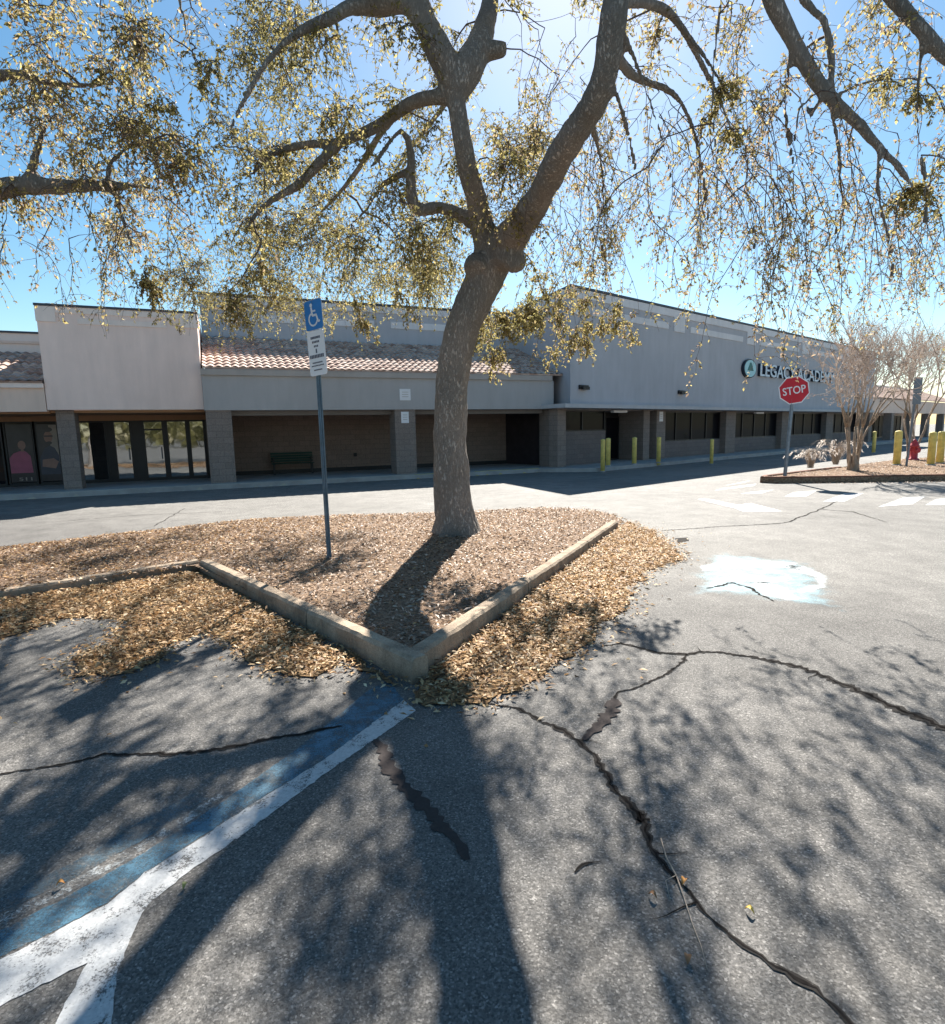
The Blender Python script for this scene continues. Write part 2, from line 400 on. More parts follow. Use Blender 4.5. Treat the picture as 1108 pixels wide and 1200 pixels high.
def text_mesh(name, body, size, mat, parent, depth=0.004, align='CENTER', xscale=1.0, width=None):
    cu = bpy.data.curves.new(name + '_curve', 'FONT'); cu.body = body; cu.size = size; cu.extrude = depth; cu.align_x = align
    cu.offset = size * 0.012; cu.resolution_u = 3
    t = bpy.data.objects.new(name + '_t', cu); COL.objects.link(t)
    dg = bpy.context.evaluated_depsgraph_get(); dg.update()
    me = bpy.data.meshes.new_from_object(t.evaluated_get(dg))
    bpy.data.objects.remove(t); bpy.data.curves.remove(cu)
    n = len(me.vertices); co = np.zeros(n * 3); me.vertices.foreach_get('co', co); co = co.reshape(-1, 3)
    if width: xscale = width / (co[:, 0].max() - co[:, 0].min())
    co[:, 0] *= xscale
    # stand it upright: text x -> x, text y -> z, front faces -y
    new = np.stack([co[:, 0], -co[:, 2], co[:, 1]], 1); me.vertices.foreach_set('co', new.ravel())
    me.materials.clear(); me.materials.append(mat); me.update(); me.name = name
    o = bpy.data.objects.new(name, me); COL.objects.link(o); o.parent = parent
    return o

def leaves_object(name, C, D, N_, Ln, Wd, tint, val, mat, parent=None, fold=0.25):
    """one mesh of many small folded leaf blades. C base, D direction, N_ blade normal"""
    C, D, N_ = (np.asarray(a, float) for a in (C, D, N_)); n = len(C)
    D = D / (np.linalg.norm(D, axis=1, keepdims=True) + 1e-9)
    S = np.cross(D, N_); S /= (np.linalg.norm(S, axis=1, keepdims=True) + 1e-9); N2 = np.cross(S, D)
    Ln = np.asarray(Ln)[:, None]; Wd = np.asarray(Wd)[:, None]
    mid = C + D * Ln * 0.5
    V = np.stack([C, mid + S * Wd * 0.5 + N2 * Wd * fold, C + D * Ln - N2 * Ln * fold * 0.4, mid - S * Wd * 0.5 + N2 * Wd * fold], 1).reshape(-1, 3)
    me = bpy.data.meshes.new(name)
    me.vertices.add(4 * n); me.vertices.foreach_set('co', V.ravel())
    me.loops.add(4 * n); me.loops.foreach_set('vertex_index', np.arange(4 * n, dtype=np.int32))
    me.polygons.add(n); me.polygons.foreach_set('loop_start', np.arange(0, 4 * n, 4, dtype=np.int32))
    try: me.polygons.foreach_set('loop_total', np.full(n, 4, dtype=np.int32))
    except Exception: pass
    me.update(calc_edges=True)
    ca = me.color_attributes.new('tint', 'FLOAT_COLOR', 'POINT')
    cc = np.ones((n, 4)); cc[:, 0] = np.clip(tint, 0, 1); cc[:, 1] = np.clip(val, 0, 1); cc[:, 2] = 0
    ca.data.foreach_set('color', np.repeat(cc, 4, 0).astype(np.float32).ravel())
    me.materials.append(mat); me.validate()
    o = bpy.data.objects.new(name, me); COL.objects.link(o)
    if parent is not None: o.parent = parent
    return o

def inpoly(P, poly):
    P = np.atleast_2d(P); x, y = P[:, 0], P[:, 1]; ins = np.zeros(len(P), bool); n = len(poly)
    for i in range(n):
        x1, y1 = poly[i][:2]; x2, y2 = poly[(i + 1) % n][:2]
        c = ((y1 > y) != (y2 > y)) & (x < (x2 - x1) * (y - y1) / (y2 - y1 + 1e-12) + x1); ins ^= c
    return ins

def dist_path(P, path):
    P = np.atleast_2d(P)[:, :2]; best = np.full(len(P), 1e9)
    for a, b in zip(path[:-1], path[1:]):
        a = np.array(a[:2]); b = np.array(b[:2]); ab = b - a
        t = np.clip(((P - a) @ ab) / (ab @ ab), 0, 1); best = np.minimum(best, np.linalg.norm(P - a - t[:, None] * ab, axis=1))
    return best

# ------------------------------------------------------------------ ground
g = MB(); S = 400
xs = [-S, -60, -20, 0, 20, 60, S]; ys = [-S, -60, -20, 0, 20, 60, S]
for i in range(6):
    for j in range(6):
        g.add([(xs[i], ys[j], 0), (xs[i + 1], ys[j], 0), (xs[i + 1], ys[j + 1], 0), (xs[i], ys[j + 1], 0)], [(0, 1, 2, 3)])
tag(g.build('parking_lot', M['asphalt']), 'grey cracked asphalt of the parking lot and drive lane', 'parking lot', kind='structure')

def strip(pxpts, widths, z=0.004, jit=0.35, sub=4):
    """ribbon on the ground along surveyed points, ragged edges; widths in photo pixels across"""
    P = [gp(*p)[:2] for p in pxpts]; W = [w * np.linalg.norm([*p, EYE]) / F for w, p in zip(widths, P)]
    pts = []; ws = []
    for i in range(len(P) - 1):
        nn = max(2, int(np.linalg.norm(P[i + 1] - P[i]) / 0.022))
        nn = min(nn, 90)
        for k in range(nn):
            t = k / nn; pts.append(P[i] * (1 - t) + P[i + 1] * t); ws.append((W[i] * (1 - t) + W[i + 1] * t) * 1.0)
    pts.append(P[-1]); ws.append(W[-1]); pts = np.array(pts); ws = np.array(ws)
    n = len(pts)
    off = np.array([0.035 * mnoise.noise(Vector((p[0] * 3.1, p[1] * 3.1, 1))) + 0.014 * mnoise.noise(Vector((p[0] * 11, p[1] * 11, 2))) + 0.003 * mnoise.noise(Vector((p[0] * 31, p[1] * 31, 3))) for p in pts]) * (jit > 0.3)
    mb = MB(); vs = []
    for i in range(n):
        d = pts[min(i + 1, n - 1)] - pts[max(i - 1, 0)]; d /= np.linalg.norm(d) + 1e-9; nrm = np.array([-d[1], d[0]])
        c = pts[i] + nrm * off[i]
        a = ws[i] * 0.5 * (1 + RNG.uniform(-jit, jit) * 1.6); b = ws[i] * 0.5 * (1 + RNG.uniform(-jit, jit) * 1.6)
        vs += [(*(c + nrm * a), z), (*(c - nrm * b), z)]
    mb.add(vs, [(2 * i + 1, 2 * i + 3, 2 * i + 2, 2 * i) for i in range(n - 1)])
    return mb

def ragged(P, amp, step=None, sd=0.0):
    step = step or amp * 1.2; out = []; n = len(P)
    for i in range(n):
        a, b = np.array(P[i][:2], float), np.array(P[(i + 1) % n][:2], float); k = max(1, min(80, int(np.linalg.norm(b - a) / step)))
        for j in range(k): out.append(a + (b - a) * j / k)
    f = 0.35 / max(amp, 0.004)
    return [tuple(p + np.array([mnoise.noise(Vector((p[0] * f, p[1] * f, sd))) + 0.6 * mnoise.noise(Vector((p[0] * f * 3, p[1] * f * 3, sd))), mnoise.noise(Vector((p[0] * f, p[1] * f, sd + 7))) + 0.6 * mnoise.noise(Vector((p[0] * f * 3, p[1] * f * 3, sd + 7)))]) * amp) for p in out]

def ground_poly(pxpts, z, amp=0.007):
    mb = MB(); P = [gp(*p) for p in pxpts]
    if amp: P = ragged(P, amp, 0.02 if amp < 0.02 else None)
    P = [(p[0], p[1], z) for p in P]
    a = sum(P[i][0] * P[(i + 1) % len(P)][1] - P[(i + 1) % len(P)][0] * P[i][1] for i in range(len(P)))
    if a < 0: P = P[::-1]
    mb.add(P, [tuple(range(len(P)))]); return mb

def worn_patch(name, pxpoly, z, mat, fade, st=0.04):
    """paint film on a grid; the wear attribute rises to 1 at its rim, where tyres took it off first"""
    P = np.array([gp(*p)[:2] for p in pxpoly]); lo, hi = P.min(0) - 0.1, P.max(0) + 0.1
    X, Y = np.meshgrid(np.arange(lo[0], hi[0], st), np.arange(lo[1], hi[1], st), indexing='ij'); Q = np.stack([X.ravel(), Y.ravel()], 1)
    I = inpoly(Q, P).reshape(X.shape); D_ = dist_path(Q, [tuple(p) for p in P] + [tuple(P[0])])
    nz = np.array([mnoise.noise(Vector((q[0] * 4, q[1] * 4, 2))) for q in Q]) * 0.5; wv = np.clip(1 - D_ / fade + nz * (D_ < fade * 2), 0, 1); wv[~I.ravel()] = 1
    ny = X.shape[1]; c = np.argwhere(I[:-1, :-1] | I[1:, 1:] | I[1:, :-1] | I[:-1, 1:])
    me = bpy.data.meshes.new(name); me.from_pydata([(q[0], q[1], z) for q in Q], [], [(i * ny + j, (i + 1) * ny + j, (i + 1) * ny + j + 1, i * ny + j + 1) for i, j in c])
    at_ = me.attributes.new('wear', 'FLOAT', 'POINT'); at_.data.foreach_set('value', wv.astype(np.float32)); me.materials.append(mat); me.update()
    o = bpy.data.objects.new(name, me); COL.objects.link(o); return o
def mark(name, mb, mat, label): return tag(mb.build(name, mat), label, 'pavement', kind='structure')
def crack(pts, wid, label, core=0.26, soft=0.85):
    mb = strip(pts, [w * soft for w in wid], 0.0035, 0.5); n0 = len(mb.f); core_ = strip(pts, [w * core for w in wid], 0.007, 0.6)
    mb.mi = [0] * n0; mb.cur = 1
    # the core follows the same wandering line: rebuild it between the soft edges
    V = np.array(mb.v); L_, R2 = V[0::2], V[1::2]; mid = (L_ + R2) / 2; hw = (L_ - R2) * 0.5 * core / soft
    n = len(mid); j = RNG.uniform(0.35, 1.5, (n, 1)); k = RNG.uniform(0.35, 1.5, (n, 1)); sh = RNG.normal(0, 0.25, (n, 1))
    A = mid + hw * (j + sh); B = mid - hw * (k - sh); A[:, 2] = B[:, 2] = 0.0045
    vs = [p for a, b in zip(A, B) for p in (tuple(a), tuple(b))]
    mb.add(vs, [(2 * i + 1, 2 * i + 3, 2 * i + 2, 2 * i) for i in range(n - 1)])
    for _ in range(3 if n > 90 else 0):         # hairline side cracks
        i = int(RNG.integers(4, int(n * 0.8))); d = mid[i + 2][:2] - mid[i - 2][:2]; d /= np.linalg.norm(d) + 1e-9
        a_ = RNG.choice([-1, 1]) * RNG.uniform(0.5, 1.3); d = np.array([d[0] * math.cos(a_) - d[1] * math.sin(a_), d[0] * math.sin(a_) + d[1] * math.cos(a_)])
        p = mid[i][:2].copy(); k_ = int(RNG.integers(5, 10)); vs = []
        for t in range(k_ + 1):
            w = 0.0035 * (1 - t / k_) + 0.0006; nr = np.array([-d[1], d[0]]); vs += [(*(p + nr * w), 0.0040), (*(p - nr * w), 0.0040)]
            b_ = RNG.normal(0, 0.2); d = np.array([d[0] * math.cos(b_) - d[1] * math.sin(b_), d[0] * math.sin(b_) + d[1] * math.cos(b_)]); p = p + d * 0.022
        mb.add(vs, [(2 * t + 1, 2 * t + 3, 2 * t + 2, 2 * t) for t in range(k_)])
    return mark('pavement_crack', mb, [M['crack'], M['crackcore']], label)

crack([(575, 825), (610, 832), (640, 848), (664, 858), (690, 880), (705, 900), (735, 940), (752, 958), (760, 985), (768, 1000), (790, 1030), (830, 1070), (870, 1100), (910, 1135), (950, 1165), (1000, 1212)], [2.5, 5, 8, 10, 6, 8, 11, 12, 9, 7, 4, 4, 5, 7, 9, 10], 'long dark crack running down the right bay')
crack([(746, 953), (752, 960), (762, 961)], [8, 18, 8], 'dark pothole spot on the long crack')
mark('pavement_crack', strip([(684, 868), (700, 855), (714, 842), (720, 826), (722, 820)], [7, 10, 14, 14, 7], 0.006), M['tar'], 'reddish brown filled patch beside the long crack')
crack([(721, 822), (728, 812), (745, 806), (765, 798), (785, 789), (802, 775), (808, 768)], [3, 3, 3, 4, 4, 5, 6], 'thin crack joining the patch to the cross crack')
crack([(705, 758), (728, 752), (745, 757), (770, 766), (808, 768), (840, 765), (880, 769), (920, 778), (960, 790), (1010, 812), (1060, 834), (1120, 860)], [2, 3, 5, 6, 6, 5, 6, 8, 10, 12, 14, 15], 'curved crack across the right bay')
mark('pavement_crack', strip([(444, 866), (452, 880), (461, 905), (475, 925), (490, 940), (512, 962), (530, 985), (545, 1010)], [6, 11, 14, 12, 14, 14, 12, 5], 0.004, 0.4), M['tar'], 'wide filled crack inside the trunk shadow')
crack([(674, 1024), (686, 1017), (706, 1011)], [2, 4, 2], 'short hairline crack')
crack([(0, 908), (60, 898), (120, 886), (200, 884), (270, 876), (340, 862), (400, 850)], [3, 4, 5, 6, 7, 6, 4], 'crack across the left bay')
crack([(775, 622), (850, 617), (920, 613), (962, 597), (985, 586)], [1.6, 1.8, 2, 1.6, 1.2], 'thin crack across the drive lane')
crack([(962, 597), (1000, 600), (1040, 612)], [1.5, 1.5, 1.0], 'branch of the drive lane crack')
crack([(830, 690), (858, 683), (880, 690), (905, 705)], [2, 5, 4, 2], 'crack across the faded blue symbol')
crack([(180, 617), (200, 606), (216, 596)], [1.2, 1.2, 0.8], 'hairline crack in the pale lane')
crack([(60, 612), (160, 604), (260, 600)], [0.8, 1.0, 0.8], 'seam along the pale lane')
mark('pavement_patch', ground_poly([(791, 631), (806, 630), (808, 634), (795, 636)], 0.004), M['crack'], 'small dark patch beside the leaf litter')

# painted lines
z4 = lambda *p: [(x / 2.462, 780 + y / 2.462) for x, y in p]
mark('painted_line', ground_poly(z4((1165, 100), (1200, 132), (1100, 202), (940, 312), (700, 490), (560, 585), (430, 690), (420, 600), (560, 512), (700, 420), (940, 270)), 0.0028), M['white_line'], 'white stall line running to the kerb corner')
mark('painted_line', ground_poly(z4((430, 690), (410, 715), (390, 760), (362, 830), (340, 890), (325, 1000), (312, 1090), (140, 1090), (160, 1034), (205, 950), (250, 860), (285, 770), (310, 690), (420, 600)), 0.0028), M['white_line'], 'white line bending toward the near edge')
mark('painted_line', ground_poly(z4((310, 690), (285, 770), (250, 860), (120, 925), (0, 985), (-80, 1030), (-80, 890), (0, 850), (150, 775)), 0.0028), M['white_line'], 'white line forking to the left')
mark('painted_line', ground_poly(z4((1170, 105), (940, 268), (700, 417), (420, 597), (306, 686), (150, 770), (-10, 846), (-80, 880), (-80, 810), (0, 765), (200, 665), (420, 540), (640, 395), (860, 240), (1060, 75), (1120, 42)), 0.0016), M['blue_line'], 'worn blue stripe beside the white stall line')
mark('painted_line', ground_poly(z4((640, 365), (650, 385), (420, 530), (200, 655), (0, 750), (-60, 778), (-60, 745), (0, 720), (200, 625), (420, 505)), 0.0016), M['old_white'], 'thin flaked white line above the blue stripe')
mark('painted_line', ground_poly(z4((560, 365), (600, 385), (420, 500), (200, 622), (0, 715), (-60, 740), (-60, 700), (0, 670), (200, 575), (400, 455)), 0.0016), M['old_blue'], 'ghost of an older blue stripe')
tag(worn_patch('painted_symbol', [(822, 650), (850, 646), (958, 660), (976, 676), (1002, 720), (940, 711), (880, 703), (806, 698), (800, 674)], 0.0016, M['ada_blue'], 0.32), 'faded pale blue accessible parking square', 'pavement', kind='structure')
for pl in (((816, 664), (850, 656), (895, 656), (940, 660), (936, 668), (890, 666), (850, 667), (820, 672)), ((856, 668), (880, 673), (905, 676), (932, 674), (930, 682), (905, 685), (874, 683)),
           ((920, 660), (948, 664), (974, 676), (972, 690), (940, 697), (930, 690), (954, 684), (950, 676), (938, 673), (920, 670)), ((876, 680), (900, 682), (922, 688), (942, 702), (925, 706), (892, 698))):
    tag(worn_patch('painted_symbol', pl, 0.0030, M['ada_white'], 0.07, 0.02), 'worn white wheelchair figure on the blue square', 'pavement', kind='structure')
arrow = ground_poly([(818, 585), (832, 585), (866, 592), (880, 589.5), (918, 599.5), (872, 600), (862, 596)], 0.004, 0.03)
mark('painted_arrow', arrow, M['far_white'], 'faded white arrow on the drive lane')
for q in (((838, 575), (846, 572.5), (887, 567), (884, 569.5)), ((868, 579), (884, 576), (908, 574), (892, 578.5)),
          ((920, 582), (930, 577), (958, 575), (945, 582)), ((965, 588), (990, 578.5), (1013, 578), (990, 588)),
          ((1030, 594), (1060, 583), (1085, 582), (1070, 591)), ((1085, 592), (1098, 585), (1130, 582), (1125, 592)), ((845, 570), (850, 569), (880, 563), (876, 565))):
    mark('crosswalk_bar', ground_poly(q, 0.004), M['far_white'], 'faded white crosswalk bar before the right island')

# ------------------------------------------------------------------ main planting island
K_A0, K_A1 = np.array([-4.89, 5.83]), np.array([-3.40, 7.05])
K_B, K_C, K_D = np.array([-3.38, 6.99]), np.array([-0.42, 3.63]), np.array([2.42, 9.51])
backp = [gp(x, y)[:2] for x, y in ((733, 612), (722, 604), (700, 599), (640, 596), (520, 602), (400, 605), (300, 610), (150, 626), (0, 644))]
ISL = [(-14.5, -2.0), tuple(K_A0), (-3.44, 6.86), tuple(K_C), tuple(K_D)] + [tuple(p) for p in backp] + [(-17.0, 1.0)]
BACK = [tuple(K_D)] + [tuple(p) for p in backp] + [(-17.0, 1.0)]
TREE = at(535, 628, 8.44); TREE[2] = 0.12
def isl_h(P):
    P = np.atleast_2d(P)[:, :2]; d = dist_path(P, BACK); t = np.clip(d / 0.7, 0, 1); t = t * t * (3 - 2 * t)
    r2 = ((P - TREE[:2]) ** 2).sum(1)
    n = np.array([mnoise.noise(Vector((p[0] * 1.7, p[1] * 1.7, 0))) for p in P]) * 0.02
    return 0.012 + t * (0.070 + n) + 0.10 * np.exp(-r2 / 1.1) * t
st = 0.06
gx = np.arange(-17, 3.2, st); gy = np.arange(-2, 12.6, st)
XX, YY = np.meshgrid(gx, gy, indexing='ij'); PP = np.stack([XX.ravel(), YY.ravel()], 1)
ins = (inpoly(PP, ISL) & (dist_path(PP, [(-14.5, -2.0), tuple(K_A0), (-3.44, 6.86), tuple(K_C), tuple(K_D)]) > 0.055)).reshape(XX.shape)
use = np.zeros_like(ins); mb = MB(); idx = -np.ones(XX.shape, int)
cells = ins[:-1, :-1] & ins[1:, :-1] & ins[1:, 1:] & ins[:-1, 1:]
for a, b in ((0, 0), (1, 0), (1, 1), (0, 1)): use[a:XX.shape[0] - 1 + a, b:XX.shape[1] - 1 + b] |= cells
ii = np.argwhere(use); HH = isl_h(np.stack([XX[use], YY[use]], 1))
for k, (i, j) in enumerate(ii): idx[i, j] = k
mb.v = [(float(XX[i, j]), float(YY[i, j]), float(h)) for (i, j), h in zip(ii, HH)]
for i, j in np.argwhere(cells): mb.f.append((idx[i, j], idx[i + 1, j], idx[i + 1, j + 1], idx[i, j + 1])); mb.mi.append(0)
tag(mb.build('island_mulch', M['mulch'], smooth=True), 'mulched planting island round the big oak', 'planting bed', kind='structure')

def kerb_run(path, w, z, side, mat, name, label, zb=-0.02, wear=0.008):
    """kerb along path, thickness w to the given side (+1 left), top heights z per point"""
    pts = []; zs = []
    for i in range(len(path) - 1):
        a, b = np.array(path[i][:2], float), np.array(path[i + 1][:2], float); nn = max(2, int(np.linalg.norm(b - a) / 0.09))
        for k in range(nn): t = k / nn; pts.append(a * (1 - t) + b * t); zs.append(z[i] * (1 - t) + z[i + 1] * t)
    pts.append(np.array(path[-1][:2], float)); zs.append(z[-1]); n = len(pts); mb = MB(); vs = []
    for i in range(n):
        d = pts[min(i + 1, n - 1)] - pts[max(i - 1, 0)]; d /= np.linalg.norm(d); nr = np.array([-d[1], d[0]]) * side
        o = mnoise.noise(Vector((pts[i][0] * 6, pts[i][1] * 6, 3))) * wear; p = pts[i] + nr * o; q = pts[i] + nr * w
        c = 0.018 + abs(mnoise.noise(Vector((pts[i][0] * 9, pts[i][1] * 9, 9)))) * wear * 2; zt = zs[i] + o * 0.6
        vs += [(*p, zb), (*(p + nr * 0.008), zt - c), (*(p + nr * (c + 0.008)), zt), (*(q - nr * c * 0.7), zt), (*q, zt - c * 0.7), (*q, zb)]
    fs = []
    for i in range(n - 1):
        for k in range(6):
            k2 = (k + 1) % 6; f = (i * 6 + k, i * 6 + k2, (i + 1) * 6 + k2, (i + 1) * 6 + k); fs.append(f if side < 0 else f[::-1])
    fs += [tuple(range(6)), tuple((n - 1) * 6 + k for k in range(6))][::1]
    mb.add(vs, fs)
    return tag(mb.build(name, mat), label, 'kerb', kind='structure')
lerp = lambda a, b, t: np.array(a) * (1 - t) + np.array(b) * t
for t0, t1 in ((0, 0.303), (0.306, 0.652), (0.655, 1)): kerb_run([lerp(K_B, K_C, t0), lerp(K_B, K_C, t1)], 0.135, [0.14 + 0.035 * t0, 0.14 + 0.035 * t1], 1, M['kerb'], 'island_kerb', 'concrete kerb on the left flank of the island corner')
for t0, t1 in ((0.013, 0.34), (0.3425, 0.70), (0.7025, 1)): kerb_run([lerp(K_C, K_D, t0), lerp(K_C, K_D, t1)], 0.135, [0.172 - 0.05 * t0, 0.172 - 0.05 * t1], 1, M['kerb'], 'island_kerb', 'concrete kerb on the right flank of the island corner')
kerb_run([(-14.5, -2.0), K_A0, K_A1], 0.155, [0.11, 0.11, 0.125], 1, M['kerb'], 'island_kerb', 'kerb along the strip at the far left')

# ------------------------------------------------------------------ leaf litter
def scatter(polypx, n, hfun, edge=0.0, poly=None):
    P = np.array([gp(*p)[:2] for p in polypx]) if poly is None else np.array(poly)
    lo, hi = P.min(0) - edge, P.max(0) + edge; out = []
    while sum(map(len, out)) < n:
        q = RNG.uniform(lo, hi, (n * 3, 2)); q = q[inpoly(q, P)]; out.append(q)
    q = np.concatenate(out)[:n]
    q = q + RNG.normal(0, edge, q.shape) if edge else q
    return q
def flat_leaves(name, pts, z, ln, wd, tint, mat, tilt=0.45):
    n = len(pts); a = RNG.uniform(0, 2 * math.pi, n)
    D = np.stack([np.cos(a), np.sin(a), RNG.normal(0, tilt * 0.6, n)], 1); N_ = np.stack([RNG.normal(0, tilt, n), RNG.normal(0, tilt, n), np.ones(n)], 1)
    C = np.stack([pts[:, 0], pts[:, 1], z], 1)
    return leaves_object(name, C, D, N_, ln, wd, tint, RNG.uniform(0, 1, n), mat)
RIGHT_L = [(486, 812), (500, 826), (560, 828), (610, 815), (650, 785), (700, 742), (735, 700), (760, 668), (800, 655), (795, 645), (770, 628), (735, 612), (700, 634), (600, 706), (520, 775)]
LEFT_L = [(-40, 712), (-40, 760), (0, 748), (60, 728), (110, 722), (150, 730), (135, 752), (92, 775), (95, 790), (160, 788), (200, 760), (240, 742), (262, 752), (300, 772), (330, 792), (365, 796), (405, 775), (440, 792), (478, 808), (380, 752), (300, 705), (235, 664), (190, 660), (100, 672), (0, 700)]
RIGHT_P = ragged([gp(*p) for p in RIGHT_L], 0.13, 0.04); LEFT_P = ragged([gp(*p) for p in LEFT_L], 0.13, 0.04)
mbb = MB().add([(x, y, 0.010) for x, y in RIGHT_P][::-1], [tuple(range(len(RIGHT_P)))]); tag(mbb.build('litter_bed', M['bed']), 'trodden leaf litter against the right kerb', 'leaf litter', kind='structure')
mbb = MB().add([(x, y, 0.010) for x, y in LEFT_P][::-1], [tuple(range(len(LEFT_P)))]); tag(mbb.build('litter_bed', M['bed']), 'trodden leaf litter against the left kerb', 'leaf litter', kind='structure')
a = scatter(None, 13500, None, 0.085, RIGHT_P); b = scatter(None, 18500, None, 0.09, LEFT_P)
c = np.concatenate([scatter(None, 2200, None, 0.13, RIGHT_P), scatter(None, 350, None, 0.4, RIGHT_P)]); d = np.concatenate([scatter(None, 3000, None, 0.14, LEFT_P), scatter(None, 450, None, 0.45, LEFT_P)])
L_ = np.concatenate([a, b, c, d])
kerbseg = lambda P: np.where(inpoly(P, ISL), 0.11, 0.0)
z = RNG.uniform(0.012, 0.05, len(L_)); z[-6000:] = 0.010; inside = inpoly(L_, ISL)
L_, z = L_[~inside], z[~inside]
nl = len(L_)
tag(flat_leaves('leaf_litter', L_, z, RNG.uniform(0.022, 0.07, nl), RNG.uniform(0.009, 0.024, nl), np.clip(RNG.normal(0.50, 0.27, nl), 0, 1), M['litter']),
    'golden brown fallen oak leaves drifted against the kerbs', 'leaf litter', kind='stuff')
q = scatter(None, 42000, None, 0.0, poly=[p for p in ISL if True])
q = q[(q[:, 1] > 2.5) & (q[:, 0] > -10)]; dk = np.minimum(dist_path(q, [K_B, K_C]), dist_path(q, [K_C, K_D])); q = q[dk > 0.14]
cover = np.array([mnoise.noise(Vector((p[0] * 1.1, p[1] * 1.1, 5))) for p in q])
zq = isl_h(q) + RNG.uniform(0.002, 0.03, len(q)); nq = len(q)
leftness = np.clip((-q[:, 0] - 1.5) / 2.5, 0, 1)  # tree shade over the left side, put into the chip tint
tag(flat_leaves('mulch_litter', q, zq, RNG.uniform(0.03, 0.075, nq), RNG.uniform(0.012, 0.026, nq), np.clip(RNG.normal(0.50, 0.24, nq) + cover * 0.15 - leftness * 0.12, 0, 1), M['chips']),
    'pale bark chips and dead leaves covering the island', 'mulch', kind='stuff')

q = q[RNG.random(len(q)) < np.clip(leftness * 0.75 + 0.16, 0, 1)]; q = q + RNG.normal(0, 0.03, q.shape); q = q[inpoly(q, ISL)]; q = q[np.minimum(dist_path(q, [K_B, K_C]), dist_path(q, [K_C, K_D])) > 0.16]; nq = len(q)  # brown leaves thicken leftward, also deepening that painted shade
tag(flat_leaves('oak_leaf_litter', q, isl_h(q) + RNG.uniform(0.01, 0.04, nq), RNG.uniform(0.03, 0.07, nq), RNG.uniform(0.012, 0.024, nq), np.clip(RNG.normal(0.38, 0.24, nq), 0, 1), M['litter']),
    'brown oak leaves lying over the mulch, thickest at the left', 'leaf litter', kind='stuff')
def leaf_thing(px, ln, wd, rz, mat, label):
    p = gp(*px); mb = MB(); n = 9; ln *= 0.62; wd *= 0.62; vs = []
    for i in range(n):
        t = i / (n - 1); w = wd * 0.5 * math.sin(math.pi * min(1, t * 0.95 + 0.03)) ** 0.8; h = 0.012 + 0.012 * math.sin(math.pi * t)
        vs += [(t * ln, -w, h + w * 0.4), (t * ln, 0, h - 0.004), (t * ln, w, h + w * 0.4)]
    fs = [f for i in range(n - 1) for f in ((3 * i, 3 * i + 3, 3 * i + 4, 3 * i + 1), (3 * i + 1, 3 * i + 4, 3 * i + 5, 3 * i + 2))]
    mb.add(vs, fs); o = mb.build('fallen_leaf', mat, smooth=True); o.location = (p[0], p[1], 0.0); o.rotation_euler = (0, 0, rz)
    return tag(o, label, 'leaf', 'single fallen leaves on the asphalt')
leaf_thing((215, 1046), 0.055, 0.028, 1.6, M['greenleaf'], 'green leaf lying beside the white stall line')
leaf_thing((66, 1041), 0.045, 0.03, 0.4, M['orangeleaf'], 'orange leaf lying on the flaked thin white line')
leaf_thing((884, 1074), 0.05, 0.028, 2.3, M['yellowleaf'], 'yellow leaf on bare asphalt right of the long crack')
leaf_thing((800, 1040), 0.055, 0.034, 0.9, M['orangeleaf'], 'orange leaf caught under the bleached stick')
leaf_thing((770, 1056), 0.05, 0.03, 2.4, M['brownleaf'], 'brown curled leaf left of the bleached stick')
leaf_thing((806, 1134), 0.06, 0.035, 1.2, M['brownleaf'], 'brown leaf beyond the lower tip of the bleached stick')
sk = MB(); pts = [gp(x, y) for x, y in ((775, 985), (781, 1008), (793, 1030), (802, 1055), (812, 1085), (822, 1110), (829, 1138))]
sk.tube([(p[0], p[1], 0.008 + 0.005 * math.sin(i)) for i, p in enumerate(pts)], [0.0026, 0.003, 0.0028, 0.0026, 0.0022, 0.0018, 0.001], 6)
sk.tube([(pts[2][0], pts[2][1], 0.015), (pts[2][0] - 0.05, pts[2][1] - 0.03, 0.02), (pts[2][0] - 0.06, pts[2][1] - 0.11, 0.01)], [0.0018, 0.0016, 0.001], 5)
tag(sk.build('fallen_stick', M['stick'], smooth=True), 'thin bleached stick lying across the long crack', 'stick')

# ------------------------------------------------------------------ trees
def smooth_path(pts, rad, step=0.12):
    P = np.array(pts, float); Rr = np.array(rad, float); n = len(P); out = []; ro = []
    for i in range(n - 1):
        p0, p1, p2, p3 = P[max(i - 1, 0)], P[i], P[i + 1], P[min(i + 2, n - 1)]
        k = max(2, int(np.linalg.norm(p2 - p1) / step))
        for j in range(k):
            t = j / k
            out.append(0.5 * ((2 * p1) + (-p0 + p2) * t + (2 * p0 - 5 * p1 + 4 * p2 - p3) * t * t + (-p0 + 3 * p1 - 3 * p2 + p3) * t ** 3))
            ro.append(Rr[i] * (1 - t) + Rr[i + 1] * t)
    out.append(P[-1]); ro.append(Rr[-1]); return np.array(out), np.array(ro)

